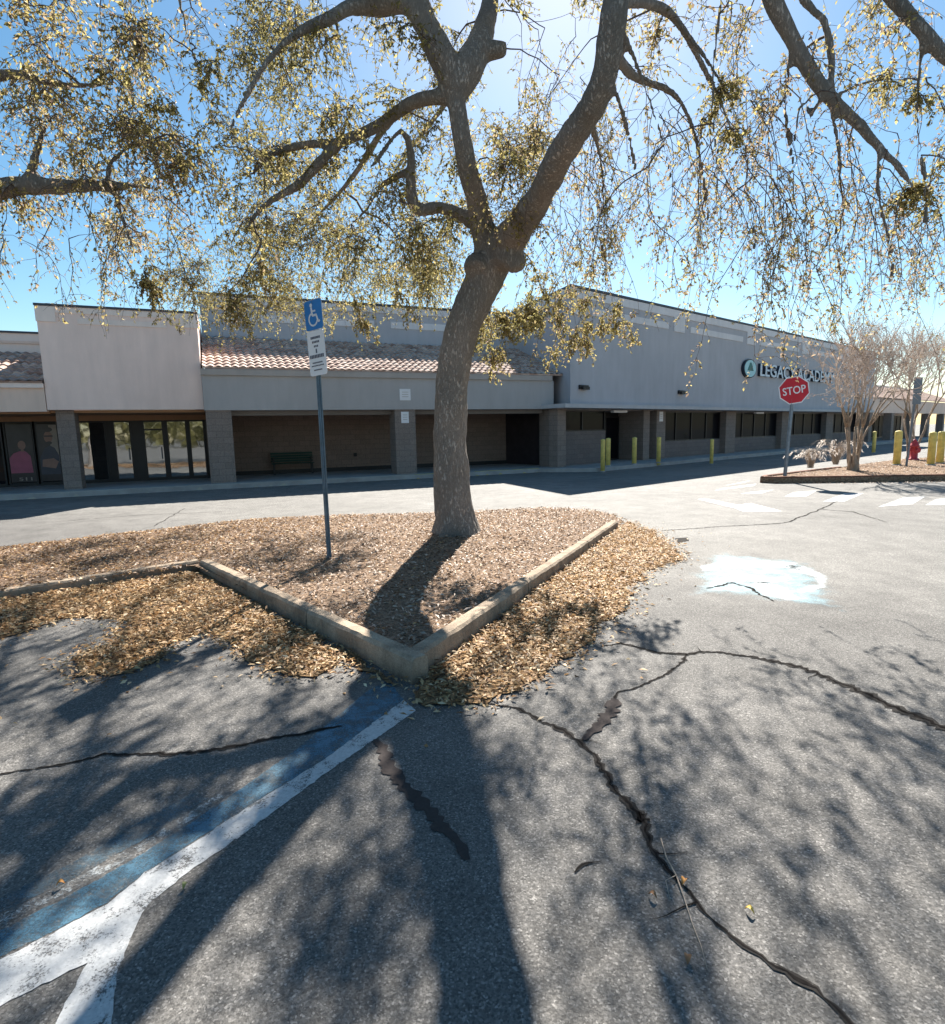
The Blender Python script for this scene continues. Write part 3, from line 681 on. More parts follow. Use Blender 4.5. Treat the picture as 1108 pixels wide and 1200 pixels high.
class Tree:
    def __init__(s): s.limbs = []; s.twigs = MB(); s.C = []; s.D = []; s.N = []; s.L = []; s.W = []; s.T = []; s.V = []
    def limb(s, pts, rad, step=0.12):
        p, r = smooth_path(pts, rad, step); s.limbs.append((p, r)); return p
    def limb_px(s, pts, rad): return s.limb([at(x, y, Y) for x, y, Y in pts], rad)
    def nodes(s):
        return np.concatenate([p for p, r in s.limbs]), np.concatenate([r for p, r in s.limbs])
    def leaves_on(s, pts, per, size, hue, sp=0.5):
        pts = np.array(pts); n = len(pts); k = max(2, int(per))
        t = RNG.uniform(0.12, 1.0, k) * (n - 1); i = np.minimum(t.astype(int), n - 2); f = (t - i)[:, None]
        c = pts[i] * (1 - f) + pts[i + 1] * f; dr = pts[i + 1] - pts[i]; dr /= np.linalg.norm(dr, axis=1, keepdims=True) + 1e-9
        dd = dr * 0.5 + RNG.normal(0, 0.7, (k, 3)) + np.array([0, 0, -0.35])
        s.C.append(c); s.D.append(dd); s.N.append(RNG.normal(0, 1, (k, 3)) + np.array([0, 0, 0.5]))
        l = RNG.uniform(0.7, 1.3, k) * size; s.L.append(l); s.W.append(l * RNG.uniform(0.36, 0.55, k))
        s.T.append(np.clip(RNG.normal(hue, 0.16, k), 0, 1)); s.V.append(RNG.uniform(0, 1, k))
    def wander(s, p0, d, ln, droop, n, wob=0.25):
        p = np.array(p0, float); d = np.array(d, float); d /= np.linalg.norm(d) + 1e-9; pts = [p.copy()]
        for i in range(n):
            d = d + RNG.normal(0, wob, 3) + np.array([0, 0, -droop]); d /= np.linalg.norm(d); p = p + d * ln / n; pts.append(p.copy())
        return pts
    def cluster(s, c, size, ntw, per, hue, leaf=0.05, hang=0.25, nodes=None):
        """a spray: a thin branch from the nearest limb to c, with leafy twigs round its end"""
        c = np.array(c, float); P, Rr = nodes
        dv = P - c; score = np.linalg.norm(dv, axis=1) * (1 + 0.5 * (dv[:, 2] < 0)) + RNG.uniform(0, 0.35, len(P)); k = int(np.argmin(score)); p = P[k]
        ln = np.linalg.norm(c - p)
        mid = (p + c) / 2 + np.array([RNG.normal(0, 0.1), RNG.normal(0, 0.1), 0.18 * min(ln, 2.5)]) + RNG.normal(0, 0.07 * ln, 3)
        m1 = p * 0.6 + mid * 0.4 + RNG.normal(0, 0.05 * ln, 3)
        r0 = min(Rr[k] * 0.7, 0.007 + 0.0085 * ln); q, rr = smooth_path([p, m1, mid, c], [r0, r0 * 0.8, r0 * 0.6, 0.0035], max(0.10, ln / 16)); q = s.wiggle(q, ln); s.grow(nodes, q, rr)
        s.twigs.tube(q, rr, 5, False)
        n = len(q); s0 = max(1, int(n * (0.35 if ln < 2.5 * size else 1 - 1.2 * size / max(ln, 0.01)))); s0 = min(s0, n - 2)
        for _ in range(ntw):
            i = random.randint(s0, n - 1); b = q[i]
            dr = RNG.normal(0, 1, 3); dr[2] -= 0.2
            l = size * random.uniform(0.45, 1.1); tw = s.wander(b, dr, l, hang, 5); s.twigs.tube(tw, [0.0035, 0.003, 0.0028, 0.0022, 0.0018, 0.0012], 3, False)
            s.leaves_on(tw, per * random.uniform(0.6, 1.4), leaf, hue)
            if random.random() < 0.6:
                j = random.randint(1, 3); t2 = s.wander(tw[j], RNG.normal(0, 1, 3), l * 0.6, hang, 3); s.twigs.tube(t2, [0.0025, 0.002, 0.0016, 0.001], 3, False)
                s.leaves_on(t2, per * 0.5, leaf, hue)
    def wiggle(s, q, ln):
        n = len(q); w = np.cumsum(RNG.normal(0, 1, (n, 3)), 0); t = np.linspace(0, 1, n)[:, None]; w = w - w[0] * (1 - t) - w[-1] * t
        return q + w * 0.022 * math.sqrt(max(ln, 0.1))
    def grow(s, nodes, q, rr):                 # later sprays may fork from this one
        k = slice(len(q) // 4, len(q) - 1); nodes[0] = np.concatenate([nodes[0], q[k]]); nodes[1] = np.concatenate([nodes[1], rr[k]])
    def strand(s, c, ln, per, hue, leaf=0.04, nodes=None):
        """a long thin hanging shoot with side twigs"""
        P, Rr = nodes; c = np.array(c, float)
        dv = P - c; k = int(np.argmin(np.linalg.norm(dv, axis=1) + RNG.uniform(0, 0.4, len(P)) + (dv[:, 2] < 0) * 0.6)); p = P[k]
        l0 = np.linalg.norm(p - c); r0 = min(Rr[k] * 0.6, 0.006 + 0.006 * l0)
        q, rr = smooth_path([p, (p + c) / 2 + RNG.normal(0, 0.08 * l0, 3) + np.array([0, 0, 0.12 * l0]), c], [r0, r0 * 0.7, 0.0055], max(0.10, l0 / 14)); q = s.wiggle(q, l0); s.grow(nodes, q, rr); s.twigs.tube(q, rr, 5, False)
        h = s.wander(c, (RNG.normal(0, 0.5), RNG.normal(0, 0.5), -0.6), ln, 0.22, 9, 0.16)
        s.twigs.tube(h, np.linspace(0.0055, 0.0015, 10), 4, False)
        for j in range(1, 10):
            for _ in range(2):
                if random.random() < 0.75:
                    dr = RNG.normal(0, 1, 3); dr[2] -= 0.5; t2 = s.wander(h[j], dr, random.uniform(0.12, 0.42), 0.3, 4)
                    s.twigs.tube(t2, [0.003, 0.0025, 0.002, 0.0016, 0.001], 3, False); s.leaves_on(t2, per * random.uniform(0.4, 2.2), leaf, hue)
    def finish(s, name, base, label, voxel=0.03, leafmat=None, group=None, knobs=()):
        root = empty(name, base, 0, label, 'tree', group); inv = np.array(base)
        mb = MB()
        for p, r in s.limbs: mb.tube(p, r, 14)
        for k in knobs: mb.tube(*k, 12)
        tmp = mb.build('tmp', M['bark']); rm = tmp.modifiers.new('r', 'REMESH'); rm.mode = 'VOXEL'; rm.voxel_size = voxel; rm.use_smooth_shade = True
        sm = tmp.modifiers.new('s', 'SMOOTH'); sm.iterations = 3; sm.factor = 0.5
        dg = bpy.context.evaluated_depsgraph_get(); dg.update(); me = bpy.data.meshes.new_from_object(tmp.evaluated_get(dg)); bpy.data.objects.remove(tmp)
        n = len(me.vertices); co = np.zeros(n * 3); me.vertices.foreach_get('co', co); co = co.reshape(-1, 3)
        no = np.zeros(n * 3); me.vertices.foreach_get('normal', no); no = no.reshape(-1, 3)
        amp = np.array([0.020 * mnoise.noise(Vector((c[0] * 7, c[1] * 7, c[2] * 2.6))) + 0.012 * mnoise.noise(Vector((c[0] * 22, c[1] * 22, c[2] * 7))) + 0.03 * mnoise.noise(Vector(c * 1.7)) for c in co])
        near = np.clip((6.5 - co[:, 2]) / 3, 0.35, 1); co += no * (amp * near)[:, None] - inv
        me.vertices.foreach_set('co', co.ravel()); me.polygons.foreach_set('use_smooth', [True] * len(me.polygons)); me.materials.clear(); me.materials.append(M['bark']); me.name = 'trunk'
        o = bpy.data.objects.new('trunk', me); COL.objects.link(o); o.parent = root
        tv = np.array(s.twigs.v) - inv; s.twigs.v = [tuple(x) for x in tv]; s.twigs.build('branches', M['twig'], root, True)
        cat = np.concatenate
        leaves_object('crown', cat(s.C) - inv, cat(s.D), cat(s.N), cat(s.L), cat(s.W), cat(s.T), cat(s.V), leafmat or M['oakleaf'], root)
        print(name, 'leaves', sum(map(len, s.C)), 'trunk verts', n)
        return root

T = Tree()
YT = 8.44; b0 = TREE.copy()
T.limb([b0 + (-0.02, 0, -0.25), b0 + (0.0, 0, -0.02), at(533, 605, YT), at(529, 560, YT), at(528, 500, YT), at(533, 430, YT), at(545, 380, YT), at(563, 338, YT), at(578, 300, YT), at(588, 275, YT - 0.05)],
       [0.46, 0.375, 0.305, 0.265, 0.235, 0.232, 0.245, 0.268, 0.285, 0.21])
for a_ in (0.4, 1.7, 3.0, 4.1, 5.3):           # root flares
    T.limb([b0 + (0.2 * math.cos(a_), 0.2 * math.sin(a_), 0.32), b0 + (0.30 * math.cos(a_), 0.30 * math.sin(a_), 0.06), b0 + (0.45 * math.cos(a_), 0.45 * math.sin(a_), -0.12)], [0.10, 0.09, 0.05])
# left stem
T.limb_px([(576, 295, 8.42), (567, 272, 8.25), (560, 240, 8.0), (550, 203, 7.7), (541, 160, 7.5), (534, 112, 7.45)], [0.24, 0.175, 0.145, 0.125, 0.115, 0.115])
T.limb_px([(534, 112, 7.45), (518, 66, 7.4), (497, 25, 7.4), (476, 4, 7.4), (444, 9, 7.6), (412, 8, 7.3), (385, 22, 7.0), (350, 38, 6.8), (315, 70, 6.6), (285, 120, 6.5), (262, 170, 6.4)], [0.12, 0.165, 0.135, 0.11, 0.095, 0.08, 0.065, 0.045, 0.035, 0.025, 0.012])
T.limb_px([(497, 25, 7.4), (480, -40, 7.6), (470, -120, 8.4), (440, -200, 8.5)], [0.15, 0.11, 0.08, 0.04])
T.limb_px([(534, 115, 7.45), (547, 82, 7.5), (561, 55, 7.7), (570, 25, 8.0), (575, 0, 8.3), (583, -70, 9.1), (575, -160, 9.3), (590, -250, 9.4)], [0.12, 0.19, 0.165, 0.125, 0.11, 0.10, 0.08, 0.04])
T.limb_px([(560, 62, 7.68), (580, 58, 7.65), (592, 58, 7.6)], [0.12, 0.10, 0.075])
T.limb_px([(530, 112, 7.45), (500, 115, 7.6), (476, 124, 7.8), (440, 149, 8.0), (399, 167, 7.8), (372, 194, 7.7), (349, 217, 7.6), (318, 235, 7.5), (295, 257, 7.4), (282, 289, 7.35)], [0.10, 0.09, 0.08, 0.07, 0.07, 0.058, 0.048, 0.036, 0.025, 0.010])
T.limb_px([(399, 167, 7.8), (362, 169, 7.7), (318, 180, 7.55), (297, 203, 7.5), (255, 210, 7.4)], [0.06, 0.05, 0.035, 0.025, 0.01])
T.limb_px([(560, 262, 8.42), (539, 251, 8.35), (516, 243, 8.3), (490, 246, 8.2), (482, 226, 8.15), (482, 180, 8.05), (470, 153, 7.9), (440, 190, 7.7), (420, 210, 7.6)], [0.12, 0.095, 0.09, 0.085, 0.07, 0.06, 0.035, 0.025, 0.012])
T.limb_px([(482, 200, 8.1), (450, 215, 8.3), (430, 245, 8.4), (405, 268, 8.5)], [0.05, 0.04, 0.025, 0.01])
# right limb
T.limb_px([(580, 300, 8.4), (598, 280, 8.1), (614, 258, 7.55), (636, 224, 6.9), (657, 180, 6.3), (684, 140, 5.9), (706, 99, 5.6), (716, 45, 5.45), (722, 0, 5.4), (738, -70, 5.5), (785, -140, 6.0), (840, -165, 6.5), (880, -80, 6.55), (906, 0, 6.6), (928, 44, 6.6), (950, 85, 6.55), (972, 114, 6.5), (1002, 140, 6.5), (1031, 173, 6.45), (1053, 195, 6.4), (1075, 225, 6.35)],
          [0.255, 0.23, 0.185, 0.15, 0.135, 0.13, 0.118, 0.11, 0.105, 0.10, 0.10, 0.095, 0.09, 0.085, 0.082, 0.078, 0.068, 0.058, 0.048, 0.036, 0.012])
T.limb_px([(738, -70, 5.5), (760, -160, 6.8), (750, -260, 7.2)], [0.12, 0.09, 0.04])
T.limb_px([(840, -165, 6.5), (910, -90, 6.7), (943, 0, 6.55), (965, 22, 6.5), (974, 63, 6.5), (976, 112, 6.5)], [0.08, 0.055, 0.045, 0.04, 0.036, 0.03])
T.limb_px([(840, -165, 6.5), (940, -140, 6.6), (1050, 0, 6.2), (1083, 37, 6.1), (1108, 66, 6.05), (1150, 100, 6.0), (1220, 180, 5.9)], [0.10, 0.08, 0.066, 0.062, 0.058, 0.045, 0.02])
T.limb_px([(980, 112, 6.5), (1020, 95, 6.6), (1070, 92, 6.7), (1110, 88, 6.8)], [0.03, 0.025, 0.02, 0.01])
T.limb_px([(962, 112, 6.5), (950, 140, 6.55), (945, 120, 6.55), (937, 128, 6.55), (932, 165, 6.6)], [0.03, 0.022, 0.02, 0.018, 0.01])
T.limb_px([(718, 60, 5.5), (745, 90, 6.6), (790, 110, 6.9), (812, 150, 7.0), (825, 210, 7.1), (832, 270, 7.1)], [0.06, 0.045, 0.035, 0.025, 0.018, 0.008])
T.limb_px([(845, 120, 7.3), (870, 180, 7.2), (895, 225, 7.1)], [0.025, 0.02, 0.008])
T.limb_px([(722, 0, 5.4), (790, 20, 6.8), (845, 120, 7.2)], [0.06, 0.045, 0.025])
for pts in (((722, 20, 5.5), (752, 90, 5.7), (778, 170, 5.9), (792, 240, 6.1), (796, 300, 6.3)), ((790, 20, 6.8), (835, 80, 6.6), (868, 150, 6.5), (880, 230, 6.5), (886, 310, 6.6)),
            ((712, 80, 5.5), (735, 150, 5.9), (748, 220, 6.3), (752, 290, 6.7)), ((928, 44, 6.6), (920, 120, 6.7), (930, 200, 6.8), (926, 290, 6.9)), ((972, 114, 6.5), (985, 190, 6.6), (980, 260, 6.7), (990, 330, 6.8)),
            ((1031, 173, 6.45), (1030, 230, 6.4), (1045, 300, 6.4), (1040, 350, 6.4)), ((690, 130, 5.9), (706, 200, 6.6), (704, 270, 7.2), (712, 330, 7.6)), ((860, -130, 6.5), (845, 0, 6.2), (835, 110, 6.1), (842, 210, 6.2), (836, 300, 6.3)), ((1083, 37, 6.1), (1075, 130, 6.2), (1085, 230, 6.3), (1078, 300, 6.3))):
    T.limb_px(pts, list(np.linspace(0.030, 0.007, len(pts))))
knobs = [([at(590, 300, 8.2), at(604, 305, 8.0), at(607, 316, 7.97)], [0.20, 0.16, 0.09]), ([at(560, 310, 8.3), at(558, 318, 8.15)], [0.20, 0.16])]
ND = T.nodes(); keep = ND[0][:, 2] > 4.2; ND = [ND[0][keep], ND[1][keep]]
def region(tree, box, n, Y0, Y1, fn, nodes):
    for _ in range(n):
        fn(tree, at(random.uniform(box[0], box[2]), random.uniform(box[1], box[3]), random.uniform(Y0, Y1)), nodes)
dense = lambda hue, tw=18, per=12, size=0.5: (lambda t, c, nd: t.cluster(c, size * random.uniform(0.8, 1.3), int(tw * 1.15), per * 1.5, hue + random.uniform(-0.12, 0.12), 0.05, 0.25, nd))
hang = lambda hue, per=4, ln=1.3: (lambda t, c, nd: t.strand(c, ln * random.uniform(0.6, 1.3), per, hue + random.uniform(-0.1, 0.1), 0.042, nd))
region(T, (240, 0, 520, 330), 66, 6.6, 10.5, dense(0.40, 15, 9, 0.66), ND)
region(T, (270, 240, 530, 360), 34, 8.6, 12.2, dense(0.42, 14, 9, 0.68), ND)
region(T, (540, 345, 660, 400), 9, 8.2, 9.8, dense(0.36, 16, 12, 0.4), ND)
region(T, (575, 170, 650, 290), 4, 6.6, 7.6, dense(0.45, 8, 8, 0.4), ND)  # sprays between the stems, added to fill out their ground shadow
region(T, (588, 85, 640, 190), 8, 9.8, 11.0, dense(0.5, 16, 13, 0.5), ND)  # rear sprays added to darken the gap in the trunk shadow
for x, y, Y in ((608, 262, 8.7), (622, 240, 8.6), (636, 220, 8.6), (648, 198, 8.5), (660, 176, 8.4), (566, 250, 8.6), (556, 222, 8.5), (548, 190, 8.5), (590, 215, 7.4), (605, 190, 7.4), (585, 245, 7.2), (618, 215, 7.6), (596, 165, 7.6)):
    T.cluster(at(x, y, Y), 0.62, 17, 10, 0.62, 0.048, 0.2, ND)  # sprays added behind and between the limbs to thicken their cast shadow
T.limb_px([(476, 124, 7.8), (450, 150, 9.2), (415, 205, 11.3), (370, 255, 13.0), (330, 290, 14.0)], [0.07, 0.06, 0.045, 0.03, 0.01])
T.limb_px([(575, 0, 8.3), (565, 40, 10.2), (530, 110, 12.2), (470, 190, 13.6), (440, 240, 14.4)], [0.09, 0.075, 0.055, 0.035, 0.01])
NB = [np.concatenate([p for p, r in T.limbs[-2:]]), np.concatenate([r for p, r in T.limbs[-2:]])]
region(T, (170, 225, 520, 365), 34, 11.0, 14.8, dense(0.45, 15, 10, 0.8), NB)
region(T, (210, 300, 530, 378), 24, 11.5, 15.2, dense(0.48, 17, 13, 0.7), NB)
region(T, (430, 40, 560, 300), 18, 7.6, 9.6, dense(0.35, 10, 9), ND)
for x, y, Y in ((268, 365, 7.0), (285, 385, 7.0), (425, 385, 8.0), (435, 400, 8.0), (490, 378, 8.4), (565, 400, 8.9), (586, 425, 8.8), (575, 440, 8.7), (602, 385, 9.2), (628, 378, 9.0), (655, 395, 8.6), (668, 412, 8.4), (690, 415, 8.4), (645, 430, 8.6), (702, 400, 8.3), (735, 388, 8.0), (728, 365, 8.0), (693, 355, 8.2), (665, 350, 8.4), (250, 350, 7.0), (320, 360, 7.6), (740, 405, 8.0)):
    T.cluster(at(x, y - 8, Y), 0.30, 13, 17, 0.55, 0.046, 0.35, ND)
region(T, (570, 20, 730, 320), 24, 7.6, 9.4, hang(0.55, 5, 1.2), ND)
region(T, (640, 40, 900, 250), 52, 6.6, 9.2, hang(0.72, 5, 1.5), ND)
region(T, (690, 130, 1000, 310), 34, 5.8, 8.2, hang(0.66, 8, 1.1), ND)
region(T, (870, 100, 1130, 290), 60, 5.9, 8.2, hang(0.78, 5, 1.4), ND)
region(T, (720, 0, 1120, 160), 26, 6.0, 9.2, dense(0.66, 9, 7, 0.5), ND)
for x, y in ((840, 130), (850, 160), (838, 110), (1075, 225), (1090, 245), (1085, 120), (1060, 260), (1040, 90), (1100, 180)):
    T.cluster(at(x, y, 6.6), 0.34, 16, 18, 0.45, 0.046, 0.3, ND)
region(T, (180, -260, 620, -10), 40, 6.6, 10.0, dense(0.3, 16, 11), ND)
region(T, (600, -300, 1150, -20), 34, 6.0, 9.5, dense(0.5, 12, 9), ND)
T.finish('oak_tree', b0, 'big leaning live oak with forked trunk on the mulched island', knobs=knobs)

T2 = Tree(); b2 = np.array([-9.4, 5.2, 0.1])
T2.limb([b2 + (0, 0, -0.2), b2 + (0, 0, 0.3), b2 + (0.1, 0.1, 1.8), b2 + (0.35, 0.4, 3.0), b2 + (0.5, 0.7, 3.6)], [0.42, 0.32, 0.27, 0.26, 0.2])
T2.limb([b2 + (0.4, 0.5, 3.2), at(-120, 255, 6.2), at(-60, 240, 6.5), at(0, 222, 6.7), at(32, 217, 6.75), at(72, 219, 6.8), at(110, 217, 6.85), at(141, 218, 6.9), at(175, 220, 7.0), at(205, 240, 7.1)], [0.2, 0.16, 0.13, 0.10, 0.09, 0.075, 0.07, 0.055, 0.03, 0.012])
T2.limb_px([(30, 216, 6.75), (40, 190, 6.7), (48, 160, 6.65), (60, 138, 6.6), (82, 126, 6.5)], [0.05, 0.04, 0.035, 0.025, 0.01])
T2.limb_px([(128, 217, 6.9), (128, 195, 6.95), (142, 178, 7.0), (160, 170, 7.0), (180, 160, 7.1)], [0.045, 0.035, 0.03, 0.022, 0.01])
T2.limb_px([(134, 220, 6.9), (142, 250, 6.85), (152, 280, 6.8), (162, 308, 6.75), (180, 335, 6.7)], [0.04, 0.032, 0.025, 0.018, 0.008])
T2.limb([b2 + (0.4, 0.6, 3.4), at(-110, 150, 6.4), at(-50, 100, 6.6), at(0, 88, 6.8), at(30, 88, 6.9), at(62, 98, 7.0), at(110, 99, 7.1), at(145, 97, 7.2)], [0.17, 0.13, 0.09, 0.06, 0.05, 0.045, 0.035, 0.012])
T2.limb([b2 + (0.5, 0.7, 3.5), at(-100, 20, 6.2), at(-40, -60, 6.4), at(60, -120, 6.8), at(150, -100, 7.2), at(200, -30, 7.4), at(225, 60, 7.4)], [0.2, 0.15, 0.12, 0.09, 0.06, 0.04, 0.012])
T2.limb_px([(60, -120, 6.8), (40, -40, 7.0), (30, 20, 7.1), (35, 45, 7.2), (60, 40, 7.3)], [0.05, 0.04, 0.03, 0.025, 0.01])
T2.limb([b2 + (0.3, 0.5, 3.0), b2 + (-1.2, 0.8, 4.4), b2 + (-2.6, 0.6, 5.4)], [0.2, 0.12, 0.03])
T2.limb([b2 + (0.4, 0.5, 3.3), b2 + (0.3, -1.0, 4.8), b2 + (0.4, -2.2, 5.6)], [0.18, 0.11, 0.03])
N2 = T2.nodes(); kp = N2[0][:, 2] > 3.3; N2 = [N2[0][kp], N2[1][kp]]
region(T2, (-20, 0, 250, 250), 50, 6.0, 8.8, dense(0.62, 12, 8, 0.6), N2)
region(T2, (-20, 200, 240, 310), 30, 6.5, 11.0, dense(0.66, 8, 7, 0.42), N2)
region(T2, (0, 230, 230, 300), 14, 6.2, 8.0, hang(0.68, 4, 0.7), N2)
for x, y in ((150, 105), (145, 130), (205, 120), (160, 65), (240, 90), (180, 165), (200, 185)): T2.cluster(at(x, y, 7.0), 0.36, 15, 18, 0.4, 0.048, 0.25, N2)
for x, y in ((185, 350), (192, 368), (180, 335), (225, 330)): T2.cluster(at(x, y, 6.7), 0.24, 12, 16, 0.55, 0.044, 0.35, N2)
region(T2, (-200, -200, 240, -10), 26, 5.5, 9.0, dense(0.5, 12, 9), N2)
region(T2, (-420, -50, -60, 240), 18, 5.0, 8.0, dense(0.5, 12, 9), N2)
T2.finish('oak_tree', b2, 'oak at the far left reaching a level bough into view', voxel=0.04)

# crape myrtles
def crape(name, base, nst, h, spread, label, seed, hue=0.4):
    random.seed(seed); t = Tree(); base = np.array(base); mbT = MB()
    def rec(p, d, ln, r, lev):
        n = 4; pts = t.wander(p, d, ln, -0.05, n, 0.12); rr = np.linspace(r, r * 0.65, n + 1)
        (mbT if lev < 2 else t.twigs).tube(pts, rr, 7 if lev < 2 else 4, lev < 2)
        if lev >= 5:
            t.leaves_on(pts, random.randint(2, 6), 0.045, hue); return
        for _ in range(random.choice((2, 3, 3)) if lev < 4 else 3):
            dd = np.array(pts[-1]) - np.array(pts[-2]); dd /= np.linalg.norm(dd); nd = dd + RNG.normal(0, 0.33, 3) + np.array([0, 0, 0.10])
            rec(pts[-1], nd, ln * random.uniform(0.6, 0.85), r * 0.6, lev + 1)
        if lev >= 2:
            q = pts[random.randint(1, 3)]; rec(q, RNG.normal(0, 1, 3) + np.array([0, 0, 0.6]), ln * 0.6, r * 0.4, max(lev + 1, 4))
    for k in range(nst):
        a = 2 * math.pi * k / nst + random.uniform(-0.3, 0.3); o = np.array([math.cos(a), math.sin(a), 0])
        rec(base + o * 0.09 + (0, 0, -0.05), o * spread * random.uniform(0.25, 0.85) + np.array([0, 0, 1.0]), h * 0.40, 0.05 * random.uniform(0.8, 1.15), 0)
    mbT.tube([base + (0, 0, -0.1), base + (0, 0, 0.15), base + (0, 0, 0.5)], [0.2, 0.17, 0.12], 12)
    root = empty(name, base, 0, label, 'tree', 'bare crape myrtles on the right island')
    mbT.v = [tuple(np.array(v) - base) for v in mbT.v]; mbT.build('trunk', M['crapebark'], root, True)
    t.twigs.v = [tuple(np.array(v) - base) for v in t.twigs.v]; t.twigs.build('branches', M['crapetwig'], root, True)
    cat = np.concatenate; leaves_object('crown', cat(t.C) - base, cat(t.D), cat(t.N), cat(t.L), cat(t.W), cat(t.T), cat(t.V), M['seed'], root)
    print(name, 'seeds', sum(map(len, t.C)))
    return root
CR = gp(1000, 551, 0.15)
crape('crape_myrtle', CR, 6, 3.7, 0.42, 'bare crape myrtle with seed heads, behind the stop sign', 11)
crape('crape_myrtle', gp(1096, 541, 0.15) + (0.3, 1.6, 0), 6, 4.3, 0.40, 'bare crape myrtle behind the yellow bollards by the hydrant', 23, 0.55)
random.seed(99)

# ------------------------------------------------------------------ right island
ISR = [(8.35, 16.75), (8.6, 16.45), (10.2, 16.3), (13.4, 16.15), (24, 15.4), (30, 22), (24.5, 27.0), (17.6, 23.9), (12.6, 20.0), (10.2, 18.3), (8.6, 17.1)]
mi = MB().prism(ISR, -0.02, 0.15); tag(mi.build('side_island_mulch', M['mulch']), 'mulched island at the right with kerb', 'planting bed', kind='structure')
kerb_run([(12.6, 20.0), (10.2, 18.3), (8.6, 17.1), (8.35, 16.75), (8.6, 16.45), (10.2, 16.3), (13.4, 16.15), (24, 15.4)], 0.15, [0.19] * 8, 1, M['redkerb'], 'side_island_kerb', 'brown stained kerb round the right island')
q = scatter(None, 9000, None, 0, poly=ISR); q = q[(q[:, 0] < 20)]; nq = len(q)
tag(flat_leaves('side_island_litter', q, RNG.uniform(0.155, 0.18, nq), RNG.uniform(0.04, 0.08, nq), RNG.uniform(0.015, 0.03, nq), np.clip(RNG.normal(0.5, 0.25, nq), 0, 1), M['chips']), 'pale bark litter on the right island', 'mulch', kind='stuff')
q = scatter(None, 1100, None, 0.12, poly=[(9.0, 16.3), (13.6, 16.05), (20, 15.5), (20, 15.1), (13.6, 15.75), (10, 16.05)]); nq = len(q)
tag(flat_leaves('gutter_litter', q, RNG.uniform(0.012, 0.02, nq), RNG.uniform(0.04, 0.07, nq), RNG.uniform(0.015, 0.03, nq), np.clip(RNG.normal(0.4, 0.2, nq), 0, 1), M['chips']), 'dead leaves in the gutter along the brown kerb', 'leaf litter', kind='stuff')

# ornamental grass
def grass_tuft(base, label, n=160, h=1.0, sd=3):
    rg = np.random.default_rng(sd); mb = MB(); C = []; Dd = []
    root = empty('fountain_grass', base, 0, label, 'grass clump', 'dry grass clumps by the crape myrtle')
    for _ in range(n):
        a = rg.uniform(0, 2 * math.pi); o = np.array([math.cos(a), math.sin(a)]); r = h * rg.uniform(0.15, 0.95) ; hh = h * rg.uniform(0.55, 1.0); w = rg.uniform(0.004, 0.009); o0 = rg.normal(0, 0.035, 2)
        s_ = np.array([-o[1], o[0]]); vs = []
        for k in range(7):
            t = k / 6; p = o0 + o * (r * t); zz = hh * (2.3 * t - 1.75 * t * t) + 0.02; ww = w * (1 - 0.85 * t)
            vs += [(p[0] - s_[0] * ww, p[1] - s_[1] * ww, zz), (p[0] + s_[0] * ww, p[1] + s_[1] * ww, zz)]
        mb.add(vs, [(2 * k, 2 * k + 1, 2 * k + 3, 2 * k + 2) for k in range(6)])
        if rg.random() < 0.22:
            for _ in range(16):
                t = rg.uniform(0.7, 1.0); p = o0 + o * (r * t); zz = hh * (2.3 * t - 1.75 * t * t)
                C.append((p[0], p[1], zz)); Dd.append((o[0] + rg.normal(0, .5), o[1] + rg.normal(0, .5), -1.2 + rg.normal(0, .4)))
    mb.build('blades', M['stick'], root); C = np.array(C); nn = len(C)
    leaves_object('plumes', C, np.array(Dd), RNG.normal(0, 1, (nn, 3)), RNG.uniform(0.06, 0.12, nn), RNG.uniform(0.015, 0.03, nn), RNG.uniform(0.2, 1, nn), RNG.uniform(0.4, 1, nn), M['grassblade'], root)
grass_tuft(gp(950, 549, 0.15), 'dry fountain grass clump nearest the stop sign', 120, 0.95, 3)
grass_tuft(gp(980, 545, 0.15), 'pale plumed grass clump against the myrtle trunk', 170, 1.25, 4)

# ------------------------------------------------------------------ signs and posts
WHEEL_S = 1.0
def isa(parent, cx, cz, s, y, mat):
    mb = MB()
    def ln(p, q, w):
        p = np.array(p); q = np.array(q); d = (q - p) / np.linalg.norm(q - p); nn = np.array([-d[1], d[0]]) * w / 2
        mb.plate([tuple(p + nn), tuple(q + nn), tuple(q - nn), tuple(p - nn)], y - 0.002, y)
    k = lambda a, b: (cx + a * s, cz + b * s)
    mb.plate([k(-0.10 + 0.085 * math.cos(t), 0.42 + 0.085 * math.sin(t)) for t in np.linspace(0, 2 * math.pi, 14)[:-1]], y - 0.002, y)
    ln(k(-0.10, 0.33), k(-0.06, -0.02), 0.10 * s); ln(k(-0.07, 0.16), k(0.16, 0.16), 0.075 * s); ln(k(-0.07, -0.02), k(0.20, -0.02), 0.09 * s); ln(k(0.18, 0.0), k(0.30, -0.33), 0.09 * s); ln(k(0.29, -0.33), k(0.40, -0.29), 0.08 * s)
    arc = [(-0.03 + 0.27 * math.cos(t), -0.18 + 0.27 * math.sin(t)) for t in np.linspace(R_(115), R_(345), 16)]
    for p, q in zip(arc[:-1], arc[1:]): ln(k(*p), k(*q), 0.075 * s)
    return mb.build('wheelchair_symbol', mat, parent)
def rrect(w, h, r, cx=0, cz=0):
    out = []
    for sx, sz, a0 in ((1, 1, 0), (-1, 1, 90), (-1, -1, 180), (1, -1, 270)):
        for t in (0, 30, 60, 90): a_ = R_(a0 + t); out.append((cx + sx * (w / 2 - r) + r * math.cos(a_), cz + sz * (h / 2 - r) + r * math.sin(a_)))
    return out
SB = gp(386, 652, 0.11)
sg = empty('accessible_parking_sign', SB, 0, 'blue and white accessible parking sign on a leaning steel post', 'sign')
